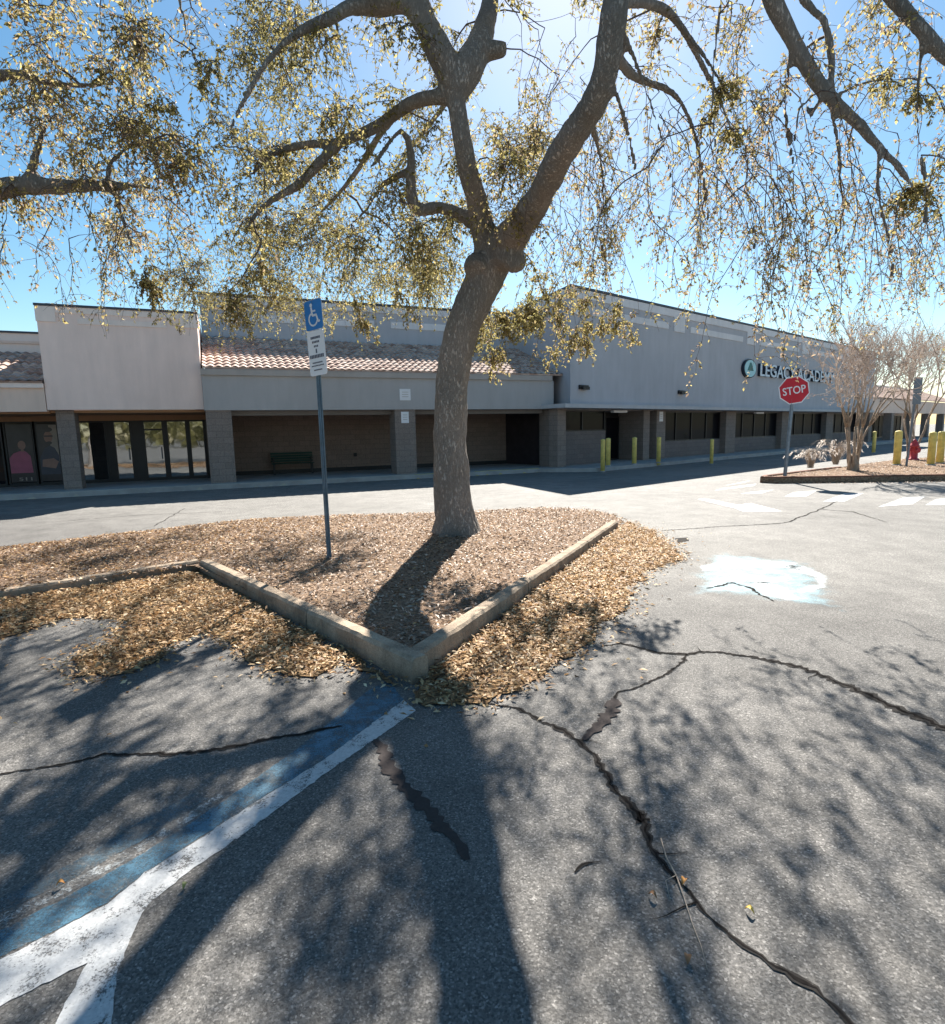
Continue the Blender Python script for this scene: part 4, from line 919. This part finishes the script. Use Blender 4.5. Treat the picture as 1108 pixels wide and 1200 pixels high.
tp = at(368, 350, 7.12) - SB
pst = MB(); tl = np.array(tp)
for sx in (-1, 1): pst.tube([(sx * 0.022, 0, -0.15), (sx * 0.022 + tl[0], tl[1] * 0.99, tl[2] - 0.02)], 0.009, 6)
pst.tube([(0, 0.014, -0.15), (tl[0], tl[1] + 0.014, tl[2] - 0.02)], 0.019, 6)
pst.build('post', M['bluepost'], sg)
face = bpy.data.objects.new('sign_panel', None)
yaw = math.atan2(-0.48, 0.87) * 1.22      # faces left of the camera
def sign_part(poly, mat, name, y0, y1, off):
    o = MB().plate(poly, y0, y1).build(name, mat, sg); o.location = off; o.rotation_euler = (0, R_(-3.5), yaw); return o
ofs = (tl[0] * 0.86, tl[1] * 0.86 - 0.03, tl[2] - 0.40)
pn = sign_part(rrect(0.30, 0.34, 0.03, 0, 0.215), M['signblue'], 'blue_panel', -0.004, 0, ofs)
bd = MB().plate(rrect(0.31, 0.35, 0.03, 0, 0.215), 0.001, 0.003).build('border', M['signwhite'], pn)
isa(pn, 0.0, 0.215, 0.27, -0.0045, M['signwhite'])
wp = sign_part(rrect(0.30, 0.52, 0.03, 0, -0.225), M['signwhite'], 'white_panel', -0.004, 0, ofs)
tx = MB()
for zc, w, n_, hh in ((-0.045, 0.17, 7, 0.028), (-0.095, 0.13, 5, 0.024), (-0.145, 0.08, 3, 0.022), (-0.20, 0.03, 1, 0.05), (-0.262, 0.25, 9, 0.04), (-0.335, 0.18, 8, 0.016), (-0.37, 0.22, 9, 0.014), (-0.42, 0.15, 7, 0.014)):
    pw = w / n_
    for k in range(n_): x0 = -w / 2 + k * pw; tx.plate([(x0, zc - hh / 2), (x0 + pw * 0.72, zc - hh / 2), (x0 + pw * 0.72, zc + hh / 2), (x0, zc + hh / 2)], -0.0065, -0.0045)
tx.build('lettering', M['ink'], wp)

ST = gp(921, 558, 0.15)
ss = empty('stop_sign', ST, 0, 'red octagonal stop sign on a steel post at the island tip', 'sign')
p_ = MB(); 
p_.box(-0.03, 0.03, 0.012, 0.04, -0.2, 2.95); p_.box(-0.055, -0.03, 0.034, 0.04, -0.2, 2.95); p_.box(0.03, 0.055, 0.034, 0.04, -0.2, 2.95); pp = p_.build('post', M['galv'], ss); pp.rotation_euler = (0, R_(2.5), 0)
octo = lambda r: [(r * math.cos(R_(22.5 + 45 * k)) / math.cos(R_(22.5)), r * math.sin(R_(22.5 + 45 * k)) / math.cos(R_(22.5))) for k in range(8)]
hs = 2.48
pl = MB().plate(octo(0.385), -0.004, 0).build('panel', M['signwhite'], ss); pl.location = (0.11, 0.0, hs); pl.rotation_euler = (0, R_(-9), R_(-24))
MB().plate(octo(0.358), -0.006, -0.0042).build('red_field', M['red'], pl)
tt = text_mesh('lettering', 'STOP', 0.31, M['signwhite'], pl, 0.001, width=0.59); tt.location = (0, -0.008, -0.108)

BP = gp(1067, 546, 0.15)
bs = empty('sign_back', BP, 0, 'two grey sign backs stacked on a post by the bollards', 'sign')
MB().tube([(-0.14, 0, -0.2), (0.02, 0, 2.95)], 0.035, 8).build('post', M['signgrey'], bs)
for z0, z1 in ((2.1, 2.45), (2.47, 3.0)):
    MB().plate(rrect(0.34, z1 - z0, 0.03, 0.0, (z0 + z1) / 2), -0.045, -0.041).build('panel', M['signgrey'], bs).rotation_euler = (0, 0, R_(10))

def bollard(base, h, r, label, mat='yellow', group='yellow bollards along the store front'):
    root = empty('bollard', base, 0, label, 'bollard', group)
    MB().lathe([(r, -0.1), (r, h - r * 0.6), (r * 0.93, h - r * 0.25), (r * 0.7, h - 0.02), (0.01, h)], sides=18).build('pipe', M[mat], root, True)
    MB().lathe([(r * 1.35, -0.02), (r * 1.3, 0.025), (r * 1.02, 0.035)], sides=18).build('collar', M['walk'], root, True)
    return root
bollard(gp(706.6, 553), 1.25, 0.085, 'slim yellow bollard nearest the drive lane, by the block pillar')
bollard(gp(712.7, 546, 0.15), 1.12, 0.095, 'yellow bollard behind another, left of the dark doorway')
bollard(gp(743.5, 544, 0.15), 1.12, 0.095, 'yellow bollard in front of the dark doorway')
bollard(gp(772, 542, 0.15), 1.1, 0.09, 'yellow bollard below the white notice pillar')
bollard(gp(834, 544), 1.1, 0.075, 'thin yellow bollard in front of the long dark window')
bollard(gp(1024, 531), 1.2, 0.09, 'yellow bollard seen through the myrtle stems by the far storefront')
GY = 'fat yellow bollards on the right island'
bollard(gp(1051, 545, 0.15), 1.22, 0.115, 'fat yellow bollard standing alone left of the sign back', group=GY)
bollard(gp(1091, 545, 0.15), 1.16, 0.115, 'fat yellow bollard right of the red hydrant, left of a touching pair', group=GY)
bollard(gp(1101.5, 543, 0.15), 1.16, 0.115, 'fat yellow bollard at the picture edge, right of the pair', group=GY)
hy = empty('fire_hydrant', gp(1071, 539, 0.15), 0, 'red fire hydrant between the yellow bollards', 'hydrant')
MB().lathe([(0.19, -0.05), (0.19, 0.05), (0.13, 0.07), (0.125, 0.5), (0.17, 0.52), (0.17, 0.57), (0.14, 0.60), (0.12, 0.70), (0.06, 0.76), (0.05, 0.82), (0.01, 0.83)], sides=20).build('barrel', M['hydrant'], hy, True)
for s_ in (-1, 1): MB().tube([(s_ * 0.10, 0, 0.42), (s_ * 0.22, 0, 0.42)], [0.065, 0.07], 12).build('side_outlet', M['hydrant'], hy)
MB().tube([(0, -0.10, 0.38), (0, -0.23, 0.38)], [0.085, 0.09], 14).build('pump_outlet', M['hydrant'], hy)

# ------------------------------------------------------------------ buildings, left wing  (local x along the front, y into the building)
LO, LA = (-5.0, 19.4, 0.0), R_(23)
u_ = np.array([math.cos(LA), math.sin(LA)]); v_ = np.array([-math.sin(LA), math.cos(LA)])
Lw = lambda s, d: np.array(LO[:2]) + u_ * s + v_ * d
RO, RA = (3.9, 23.0, 0.0), R_(40)
ur = np.array([math.cos(RA), math.sin(RA)]); vr = np.array([-math.sin(RA), math.cos(RA)])
Rw = lambda s, d: np.array(RO[:2]) + ur * s + vr * d
# pavement in front of the stores
kp_ = [Lw(-25, 0), Lw(8.3, 0), Lw(9.0, -0.55), Rw(0.2, -1.15), Rw(60, -1.15)]
poly = [tuple(p) for p in kp_] + [tuple(Rw(60, 6)), tuple(Rw(6, 6)), tuple(Lw(8, 8)), tuple(Lw(-25, 8))]
tag(MB().prism(poly, -0.02, 0.146).build('store_walk', M['walk']), 'concrete walk under the store arcade', 'pavement', kind='structure')
kerb_run([kp_[0], Lw(3.2, 0)], 0.15, [0.155, 0.155], 1, M['walkkerb'], 'store_kerb', 'pale kerb before the pink and grey stores')
for a_, b_ in ((3.25, 5.4), (5.6, 7.0), (7.15, 8.3)): kerb_run([Lw(a_, 0), Lw(b_, 0)], 0.15, [0.158, 0.158], 1, M['yellowkerb'], 'store_kerb', 'yellow painted kerb before the arcade')
kerb_run([Rw(7.2, -1.15), Rw(60, -1.15)], 0.15, [0.158, 0.158], 1, M['walkkerb'], 'store_kerb', 'pale kerb before the big grey store')

def tile_roof(s0, s1, d0, z0, d1, z1, parent, hipR=0.0):
    mb = MB(); pitch = 0.24; per = 8; rows = max(4, int(math.hypot(d1 - d0, z1 - z0) / 0.36)); nx = int((s1 - s0) / pitch * per)
    sl = math.atan2(z1 - z0, d1 - d0); nz, ny = math.cos(sl), -math.sin(sl); vs = []
    for r in range(rows):
        for e in (0, 1):
            t = (r + e) / rows; lift = 0.045 if e == 0 else 0.01
            for i in range(nx + 1):
                x = s0 + (s1 - s0) * i / nx; h = lift + 0.05 * (0.5 + 0.5 * math.cos(2 * math.pi * (i % per) / per)) ** 0.7
                vs.append((x, d0 + (d1 - d0) * t + ny * h, z0 + (z1 - z0) * t + nz * h))
    w = nx + 1; fs = []
    for k in range(rows * 2 - 1):
        for i in range(nx): fs.append((k * w + i, k * w + i + 1, (k + 1) * w + i + 1, (k + 1) * w + i))
    mb.add(vs, fs)
    mb.add([(s0, d0, z0), (s1, d0, z0), (s1, d1, z1), (s0, d1, z1)], [(0, 1, 2, 3)])
    mb.add([(s0, d0, z0), (s0, d0, z0 + 0.06), (s1, d0, z0 + 0.06), (s1, d0, z0)], [(0, 1, 2, 3)])
    return mb.build('tile_roof', M['tile'], parent, False)

def window(parent, s0, s1, z0, z1, d, fr=0.05, pane='glass', mull=(), name='window', transom=None):
    f = MB(); dp = 0.09
    f.box(s0, s0 + fr, d, d + dp, z0, z1); f.box(s1 - fr, s1, d, d + dp, z0, z1)
    f.box(s0 + fr, s1 - fr, d, d + dp, z0, z0 + fr); f.box(s0 + fr, s1 - fr, d, d + dp, z1 - fr, z1)
    for q_ in mull: f.box(q_ - fr / 2, q_ + fr / 2, d + 0.003, d + dp - 0.003, z0 + fr, z1 - fr)
    if transom: f.box(s0 + fr, s1 - fr, d + 0.005, d + dp - 0.005, transom - fr / 2, transom + fr / 2)
    o = f.build(name, M['frame'], parent)
    MB().box(s0 + fr, s1 - fr, d + 0.05, d + 0.056, z0 + fr, z1 - fr).build('pane', M[pane], o)
    return o

# pink store
pk = empty('pink_store', LO, LA, 'blank pink stucco storefront with tall parapet and glass doors below', 'building')
MB().box(-7.58, -3.45, 0.7, 1.0, 2.5, 5.42).add([], []).build('facade', M['pink'], pk)
for a_, b_ in ((-7.58, -7.3), (-3.73, -3.45)): MB().box(a_, b_, 1.003, 5.5, 2.5, 5.42).build('side_wall', M['pink'], pk)
MB().box(-7.62, -3.41, 0.66, 5.5, 5.42, 5.48).build('coping', M['coping'], pk)
tr = MB(); tr.box(-7.6, -7.12, 0.665, 0.7, 4.98, 5.40); tr.box(-3.93, -3.43, 0.665, 0.7, 4.98, 5.40); tr.box(-6.6, -4.3, 0.675, 0.7, 4.95, 5.10); tr.box(-7.12, -3.93, 0.68, 0.7, 5.24, 5.40)
tr.box(-3.45, -3.42, 0.7, 5.4, 5.2, 5.40); tr.build('frieze', M['pinktrim'], pk)
MB().box(-7.58, -3.45, 1.003, 3.5, 2.42, 2.499).build('soffit', M['tan'], pk)
MB().box(-7.6, -3.45, 3.38, 3.55, 2.24, 2.42).build('header', M['tan'], pk)
MB().box(-7.45, -6.99, 0.95, 1.5, 0.146, 2.5).build('pillar', M['block'], pk)
zz0, zz1 = 0.20, 2.24
MB().box(-7.6, -3.45, 3.41, 3.6, 0.147, 0.2).build('sill', M['frame'], pk)
for a_, b_, nm, tr_ in ((-7.52, -6.60, 'window', None), (-6.42, -5.86, 'door', None), (-5.52, -4.86, 'door', 1.92), (-4.80, -4.12, 'window', None), (-4.08, -3.55, 'window', None)):
    o = window(pk, a_, b_, zz0, zz1, 3.42, 0.055, 'glass', name=nm, transom=tr_)
    if nm == 'door': MB().tube([(b_ - 0.12, 3.40, 0.9), (b_ - 0.12, 3.36, 0.95), (b_ - 0.12, 3.36, 1.25), (b_ - 0.12, 3.40, 1.3)], 0.012, 6).build('handle', M['galv'], o)
dk = MB(); dk.box(-6.60, -6.42, 3.43, 3.58, zz0, zz1); dk.box(-5.86, -5.52, 3.43, 3.58, zz0, zz1); dk.box(-4.86, -4.80, 3.43, 3.58, zz0, zz1); dk.box(-4.12, -4.08, 3.43, 3.58, zz0, zz1); dk.build('mullion_panel', M['frame'], pk)
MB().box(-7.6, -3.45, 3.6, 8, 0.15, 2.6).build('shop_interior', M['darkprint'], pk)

# beige store at the far left
bg_ = empty('beige_store', LO, LA, 'beige storefront with tile roof left of the pink store', 'building')
MB().box(-24, -7.6, 0.7, 1.0, 2.45, 3.12).build('fascia', M['beige'], bg_)
MB().box(-24, -7.6, 0.62, 1.0, 3.12, 3.25).build('cornice', M['pinktrim'], bg_)
tile_roof(-24, -7.6, 0.60, 3.25, 3.6, 4.42, bg_)
MB().box(-24, -7.6, 3.6, 3.9, 2.4, 5.05).build('parapet', M['pinktrim'], bg_)
t_ = MB(); t_.box(-24, -7.6, 3.55, 3.6, 4.72, 4.80); t_.build('frieze', M['beige'], bg_)
MB().box(-24, -7.6, 3.55, 3.95, 5.05, 5.11).build('coping', M['coping'], bg_)
MB().box(-24, -7.6, 1.003, 3.5, 2.40, 2.449).build('soffit', M['tan'], bg_)
MB().box(-24, -7.62, 3.38, 3.55, 2.24, 2.40).build('header', M['tan'], bg_)
for a_, b_ in ((-9.45, -8.66), (-8.60, -7.98), (-7.94, -7.66), (-10.5, -9.5), (-11.6, -10.55), (-12.7, -11.65)): window(bg_, a_, b_, zz0, zz1, 3.42, 0.05, 'darkglass')
MB().box(-24, -7.62, 3.41, 3.6, 0.147, 0.2).build('sill', M['frame'], bg_)
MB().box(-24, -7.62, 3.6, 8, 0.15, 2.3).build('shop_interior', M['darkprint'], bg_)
for a_ in (-12.2, -17, -22): MB().box(a_, a_ + 0.46, 0.95, 1.5, 0.146, 2.45).build('pillar', M['block'], bg_)
# printed window posters
def poster(s0, s1, z0, z1, figure, label):
    o = Lw((s0 + s1) / 2, 3.405); r = empty('window_poster', (o[0], o[1], z0), LA, label, 'poster', 'printed posters on the shop windows')
    w, h = (s1 - s0) / 2, z1 - z0; y = 0.0
    MB().plate([(-w, 0), (w, 0), (w, h), (-w, h)], y, y + 0.006).build('backing', M['darkprint'], r)
    ell = lambda cx, cz, a, b, n=18: [(cx + a * math.cos(t), cz + b * math.sin(t)) for t in np.linspace(0, 2 * math.pi, n + 1)[:-1]]
    P = lambda poly, mat, nm, k: MB().plate(poly, y - 0.002 * k, y - 0.002 * (k - 1) - 0.0004).build(nm, M[mat], r)
    if figure == 0:
        P(ell(0.02, h * 0.66, 0.155, 0.19), 'darkprint', 'hair', 1); P(ell(0.04, h * 0.64, 0.105, 0.145), 'skin', 'face', 2)
        P([(-w * 0.95, h * 0.16), (w * 0.8, h * 0.16), (w * 0.72, h * 0.45), (w * 0.42, h * 0.52), (0.1, h * 0.54), (-0.02, h * 0.54), (-w * 0.6, h * 0.5), (-w * 0.95, h * 0.42)], 'shirt', 'shirt', 1)
        P([(0.0, h * 0.53), (0.09, h * 0.53), (0.07, h * 0.58), (0.01, h * 0.58)], 'skin', 'neck', 3)
        t = text_mesh('lettering', '511', 0.15, M['greyprint'], r, 0.001, width=0.36); t.location = (0.06, -0.004, 0.05)
    else:
        P([(w * 0.2, h * 0.3), (w * 0.97, h * 0.3), (w * 0.97, h * 0.98), (w * 0.2, h * 0.98)], 'greyprint', 'print_ground', 1)
        P([(-w * 0.95, h * 0.12), (w * 0.95, h * 0.12), (w * 0.95, h * 0.45), (w * 0.6, h * 0.58), (0.05, h * 0.62), (-w * 0.4, h * 0.58), (-w * 0.95, h * 0.4)], 'navyprint', 'shirt', 2)
        P(ell(0.02, h * 0.77, 0.12, 0.19), 'skin', 'face', 3); P(ell(0.02, h * 0.90, 0.135, 0.08), 'darkprint', 'hair', 4)
        P([(-0.09, h * 0.775), (0.15, h * 0.775), (0.15, h * 0.80), (-0.09, h * 0.80)], 'darkprint', 'glasses', 4); P(ell(0.03, h * 0.67, 0.085, 0.05), 'darkprint', 'beard', 4)
        P([(-w * 0.8, h * 0.26), (w * 0.5, h * 0.22), (w * 0.85, h * 0.34), (w * 0.4, h * 0.40), (-w * 0.7, h * 0.38)], 'skin', 'forearms', 4)
poster(-9.38, -8.70, 0.28, 2.16, 0, 'dark window poster of a person in a pink top')
poster(-8.56, -8.00, 0.28, 2.16, 1, 'window poster of a bearded man in glasses, arms crossed')

# grey arcade
ar = empty('grey_arcade_store', LO, LA, 'low grey arcade store with block pillars and clay tile roof', 'building')
MB().box(-3.44, 9.25, 0.5, 0.9, 2.46, 3.55).build('fascia', M['grey'], ar)
MB().box(-3.46, 9.15, 0.42, 0.9, 3.55, 3.74).build('cornice', M['greytrim'], ar)
tile_roof(-3.4, 10.0, 0.42, 3.75, 4.5, 5.3, ar)
MB().box(-3.40, 16, 4.5, 4.8, 2.6, 6.82).build('upper_wall', M['bluegrey'], ar)
fz = MB(); fz.box(-3.42, 16, 4.46, 4.5, 6.55, 6.80)
for a_ in np.arange(-2.6, 12, 3.2): fz.box(a_, a_ + 2.5, 4.465, 4.5, 5.95, 6.22)
fz.build('frieze', M['palegrey'], ar)
MB().box(-3.46, 16, 4.42, 4.85, 6.82, 6.90).build('coping', M['coping'], ar)
MB().box(-3.40, -3.1, 4.803, 12, 2.6, 6.82).build('end_wall', M['bluegrey'], ar)
for a_, b_ in ((-3.41, -2.66), (2.73, 3.49), (9.05, 9.78)): MB().box(a_, b_, 0.55, 1.3, 0.146, 2.46 if a_ < 9 else 2.455).build('pillar', M['block'], ar)
MB().box(-3.44, 11, 4.0, 4.3, 0.146, 2.45).build('back_wall', M['arcade'], ar)
MB().box(-3.44, -3.1, 1.31, 3.99, 0.147, 2.45).build('arcade_end', M['arcade'], ar)
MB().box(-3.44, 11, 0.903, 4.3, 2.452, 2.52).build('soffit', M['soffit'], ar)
MB().box(-3.1, 9.0, 3.96, 4.0, 0.147, 0.30).build('plinth', M['black'], ar)
MB().box(-2.66, 9.0, 0.95, 1.15, 2.30, 2.452).build('beam', M['soffit'], ar)
MB().box(1.9, 2.02, 3.93, 4.0, 0.72, 0.86).build('outlet_box', M['black'], ar)

def notice(w, x, y, z, wd, ht, label, rz):
    p = w(x, y); r = MB().plate([(-wd / 2, 0), (wd / 2, 0), (wd / 2, ht), (-wd / 2, ht)], -0.02, -0.004).build('notice_board', M['signwhite'])
    r.location = (p[0], p[1], z); r.rotation_euler = (0, 0, rz); tag(r, label, 'notice', 'white notices on the stores')
    tm = MB()
    for k in range(3): tm.plate([(-wd * 0.3, ht * (0.3 + 0.2 * k)), (wd * 0.3, ht * (0.3 + 0.2 * k)), (wd * 0.3, ht * (0.34 + 0.2 * k)), (-wd * 0.3, ht * (0.34 + 0.2 * k))], -0.023, -0.021)
    tm.build('lettering', M['greytrim'], r)
notice(Lw, 3.12, 0.5, 2.78, 0.40, 0.40, 'square white notice on the grey fascia above the middle pillar', LA)
notice(Lw, 3.10, 0.55, 1.98, 0.28, 0.40, 'small white notice on the middle block pillar', LA)

# bench under the arcade
bo = Lw(-0.55, 3.55); be = empty('bench', (bo[0], bo[1], 0.146), LA, 'dark green slatted bench against the arcade wall', 'bench')
bk = MB()
for k in range(4): bk.box(-0.78, 0.78, 0.22 + 0.02 * k, 0.25 + 0.02 * k, 0.46 + 0.095 * k, 0.54 + 0.095 * k)
bk.build('backrest', M['bench'], be)
sb_ = MB()
for k in range(4): sb_.box(-0.78, 0.78, -0.22 + 0.105 * k, -0.13 + 0.105 * k, 0.40, 0.43)
sb_.build('seat', M['bench'], be)
for s_ in (-0.72, 0.68):
    MB().box(s_, s_ + 0.05, -0.2, -0.15, 0, 0.40).build('leg', M['black'], be); MB().box(s_, s_ + 0.05, 0.18, 0.23, 0, 0.62).build('leg', M['black'], be)
    MB().box(s_, s_ + 0.05, -0.2, 0.18, 0.60, 0.63).build('armrest', M['black'], be)

# ------------------------------------------------------------------ big grey store, right wing
bb = empty('big_grey_store', RO, RA, 'tall blue-grey box store with white frieze and dark windows', 'building')
sd_ = (0.322, 0.944); H = 7.0
wall = [(0, 0), (36.2, 0), (36.2, 18), (sd_[0] * 18, sd_[1] * 18)]
MB().prism(wall, 2.62, H).build('upper_wall', M['bluegrey'], bb)
cp = [(-0.05, -0.05), (36.25, -0.05), (36.25, 18), (sd_[0] * 18 - 0.05, sd_[1] * 18)]
MB().prism(cp, H, H + 0.09).build('coping', M['coping'], bb)
fz = MB(); fz.box(-0.02, 36.2, -0.035, 0.0, 6.66, 6.98); fz.build('frieze', M['palegrey'], bb)
fs_ = MB(); n_ = np.array([-sd_[1], sd_[0]]); a_ = np.array([0.0, 0.0]); b_ = np.array(sd_) * 17
fs_.prism([tuple(a_), tuple(b_), tuple(b_ + n_ * 0.035), tuple(a_ + n_ * 0.035)], 6.66, 6.98); fs_.build('frieze', M['palegrey'], bb)
sq = ((0.1, 0.75), (7.25, 8.15), (14.5, 15.5), (21.9, 23.0), (29.4, 30.6))
for a1, b1 in sq: MB().box(a1, b1, -0.045, -0.0, 6.02, 6.655).build('frieze_block', M['palegrey'], bb)
for k in range(4): MB().box(sq[k][1] + 0.55, sq[k + 1][0] - 0.45, -0.03, 0.0, 6.08, 6.36).build('frieze_bar', M['palegrey'], bb)
MB().box(31.1, 35.9, -0.03, 0.0, 6.08, 6.36).build('frieze_bar', M['palegrey'], bb)
MB().box(-0.7, 36.4, -0.35, 0.9, 2.46, 2.615).build('canopy', M['canopy'], bb)
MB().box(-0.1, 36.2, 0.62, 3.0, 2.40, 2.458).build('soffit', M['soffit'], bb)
lw = MB()
lw.box(-0.35, 0.15, 0.35, 0.8, 0.146, 2.46); lw.build('pillar', M['block'], bb)
MB().box(0.15, 3.30, 0.8, 1.0, 0.146, 1.55).build('base_wall', M['lowwall'], bb)
window(bb, 0.2, 3.3, 1.55, 2.40, 0.82, 0.05, 'darkglass', (1.75,))
dr_ = MB(); dr_.box(3.35, 5.7, 1.9, 2.0, 0.146, 2.40); dr_.build('entrance_recess', M['black'], bb)
for a1 in (3.5, 4.6): window(bb, a1, a1 + 1.05, 0.16, 2.2, 1.78, 0.06, 'darkglass', name='door')
MB().box(5.75, 6.25, 0.5, 1.9, 0.146, 2.458).build('pillar', M['block'], bb)
for a1, b1 in ((6.75, 7.5), (13.5, 14.6), (20.7, 22.0), (28.1, 29.4), (35.3, 36.1)): MB().box(a1, b1, 0.45, 1.15, 0.146, 2.458).build('pillar', M['block'], bb)
for a1, b1 in ((7.5, 13.5), (14.6, 20.7), (22.0, 28.1), (29.4, 35.3)):
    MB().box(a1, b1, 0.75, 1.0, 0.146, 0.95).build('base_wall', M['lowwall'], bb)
    window(bb, a1 + 0.02, b1 - 0.02, 0.95, 2.40, 0.78, 0.05, 'darkglass', tuple(np.linspace(a1, b1, 5)[1:-1]))
MB().box(6.25, 6.75, 1.0, 1.2, 0.146, 2.40).build('base_wall', M['lowwall'], bb)
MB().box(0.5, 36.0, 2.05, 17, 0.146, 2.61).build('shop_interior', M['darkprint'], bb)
for s_ in (0.75, 8.0):
    wl = MB().box(s_ - 0.26, s_ + 0.26, -0.10, -0.002, 3.20, 3.36).build('wall_light', M['black'], bb); MB().box(s_ - 0.2, s_ + 0.2, -0.2, -0.10, 3.18, 3.30).build('lens_hood', M['black'], wl)
for s_ in (3.9, 17.6): MB().box(s_ - 0.5, s_ + 0.5, 0.45, 0.60, 2.32, 2.42).build('canopy_light', M['signwhite'], bb)
notice(Rw, 7.1, 0.45, 1.92, 0.30, 0.46, 'white notice on the narrow pillar between doorway and long window', RA)

so = Rw(0, 0); sgn = empty('store_sign', (*Rw(14.75, 0), 4.72), RA, 'raised store lettering with round teal emblem on the grey wall', 'sign')
el = lambda r, q=1.0, n=28: [(r * q * math.cos(t), r * math.sin(t)) for t in np.linspace(0, 2 * math.pi, n + 1)[:-1]]
MB().plate(el(0.50, 1.5), -0.16, -0.003).build('emblem_case', M['letterside'], sgn)
em = MB().plate(el(0.45, 1.5), -0.175, -0.163).build('emblem', M['emblem'], sgn)
MB().plate([(-0.36, -0.12), (0.36, -0.12), (0.1, 0.28), (0.0, 0.34), (-0.1, 0.28)], -0.185, -0.178).build('emblem_mark', M['emblemgreen'], em)
lt = text_mesh('lettering', 'LEGACY ACADEMY', 0.98, M['letter'], sgn, 0.008, 'LEFT', width=11.2); lt.location = (1.15, -0.165, -0.33)
l2 = text_mesh('letter_returns', 'LEGACY ACADEMY', 0.98, M['letterside'], sgn, 0.06, 'LEFT', width=11.2); l2.location = (1.15, -0.082, -0.33)

# lower store beyond
fb = empty('far_store', (*Rw(36.6, 0), 0), RA, 'low far storefront with tile roof beyond the grey store', 'building')
MB().box(0, 30, 0.3, 0.7, 2.46, 3.6).build('fascia', M['beige'], fb); tile_roof(0, 30, 0.2, 3.65, 4.0, 5.2, fb)
MB().box(0, 30, 4.0, 14, 0.15, 5.4).build('wall', M['pinktrim'], fb)
for a1 in (0.2, 6, 12, 18, 24): MB().box(a1, a1 + 0.7, 0.3, 0.9, 0.146, 2.455).build('pillar', M['block'], fb)
for a1 in (1.2, 7, 13, 19): window(fb, a1, a1 + 4.5, 0.2, 2.4, 3.85, 0.06, 'darkglass', (a1 + 1.5, a1 + 3.0))
n = 9000; c = np.stack([RNG.uniform(-90, 60, n), RNG.uniform(-62, -48, n), np.zeros(n)], 1)
tp_ = np.array([5.0 + 3.5 * mnoise.noise(Vector((x * 0.07, 0, 0))) + 2.0 * mnoise.noise(Vector((x * 0.3, 4, 0))) for x in c[:, 0]]); c[:, 2] = tp_ * RNG.uniform(0, 1, n) ** 0.7
tag(leaves_object('tree_belt', c, RNG.normal(0, 1, (n, 3)), RNG.normal(0, 1, (n, 3)), RNG.uniform(0.7, 1.5, n), RNG.uniform(0.5, 0.9, n), RNG.uniform(0, 0.3, n), RNG.uniform(0, 1, n), M['oakleaf']),
    'far belt of trees mirrored in the shop windows', 'trees', kind='stuff')
print('done build')
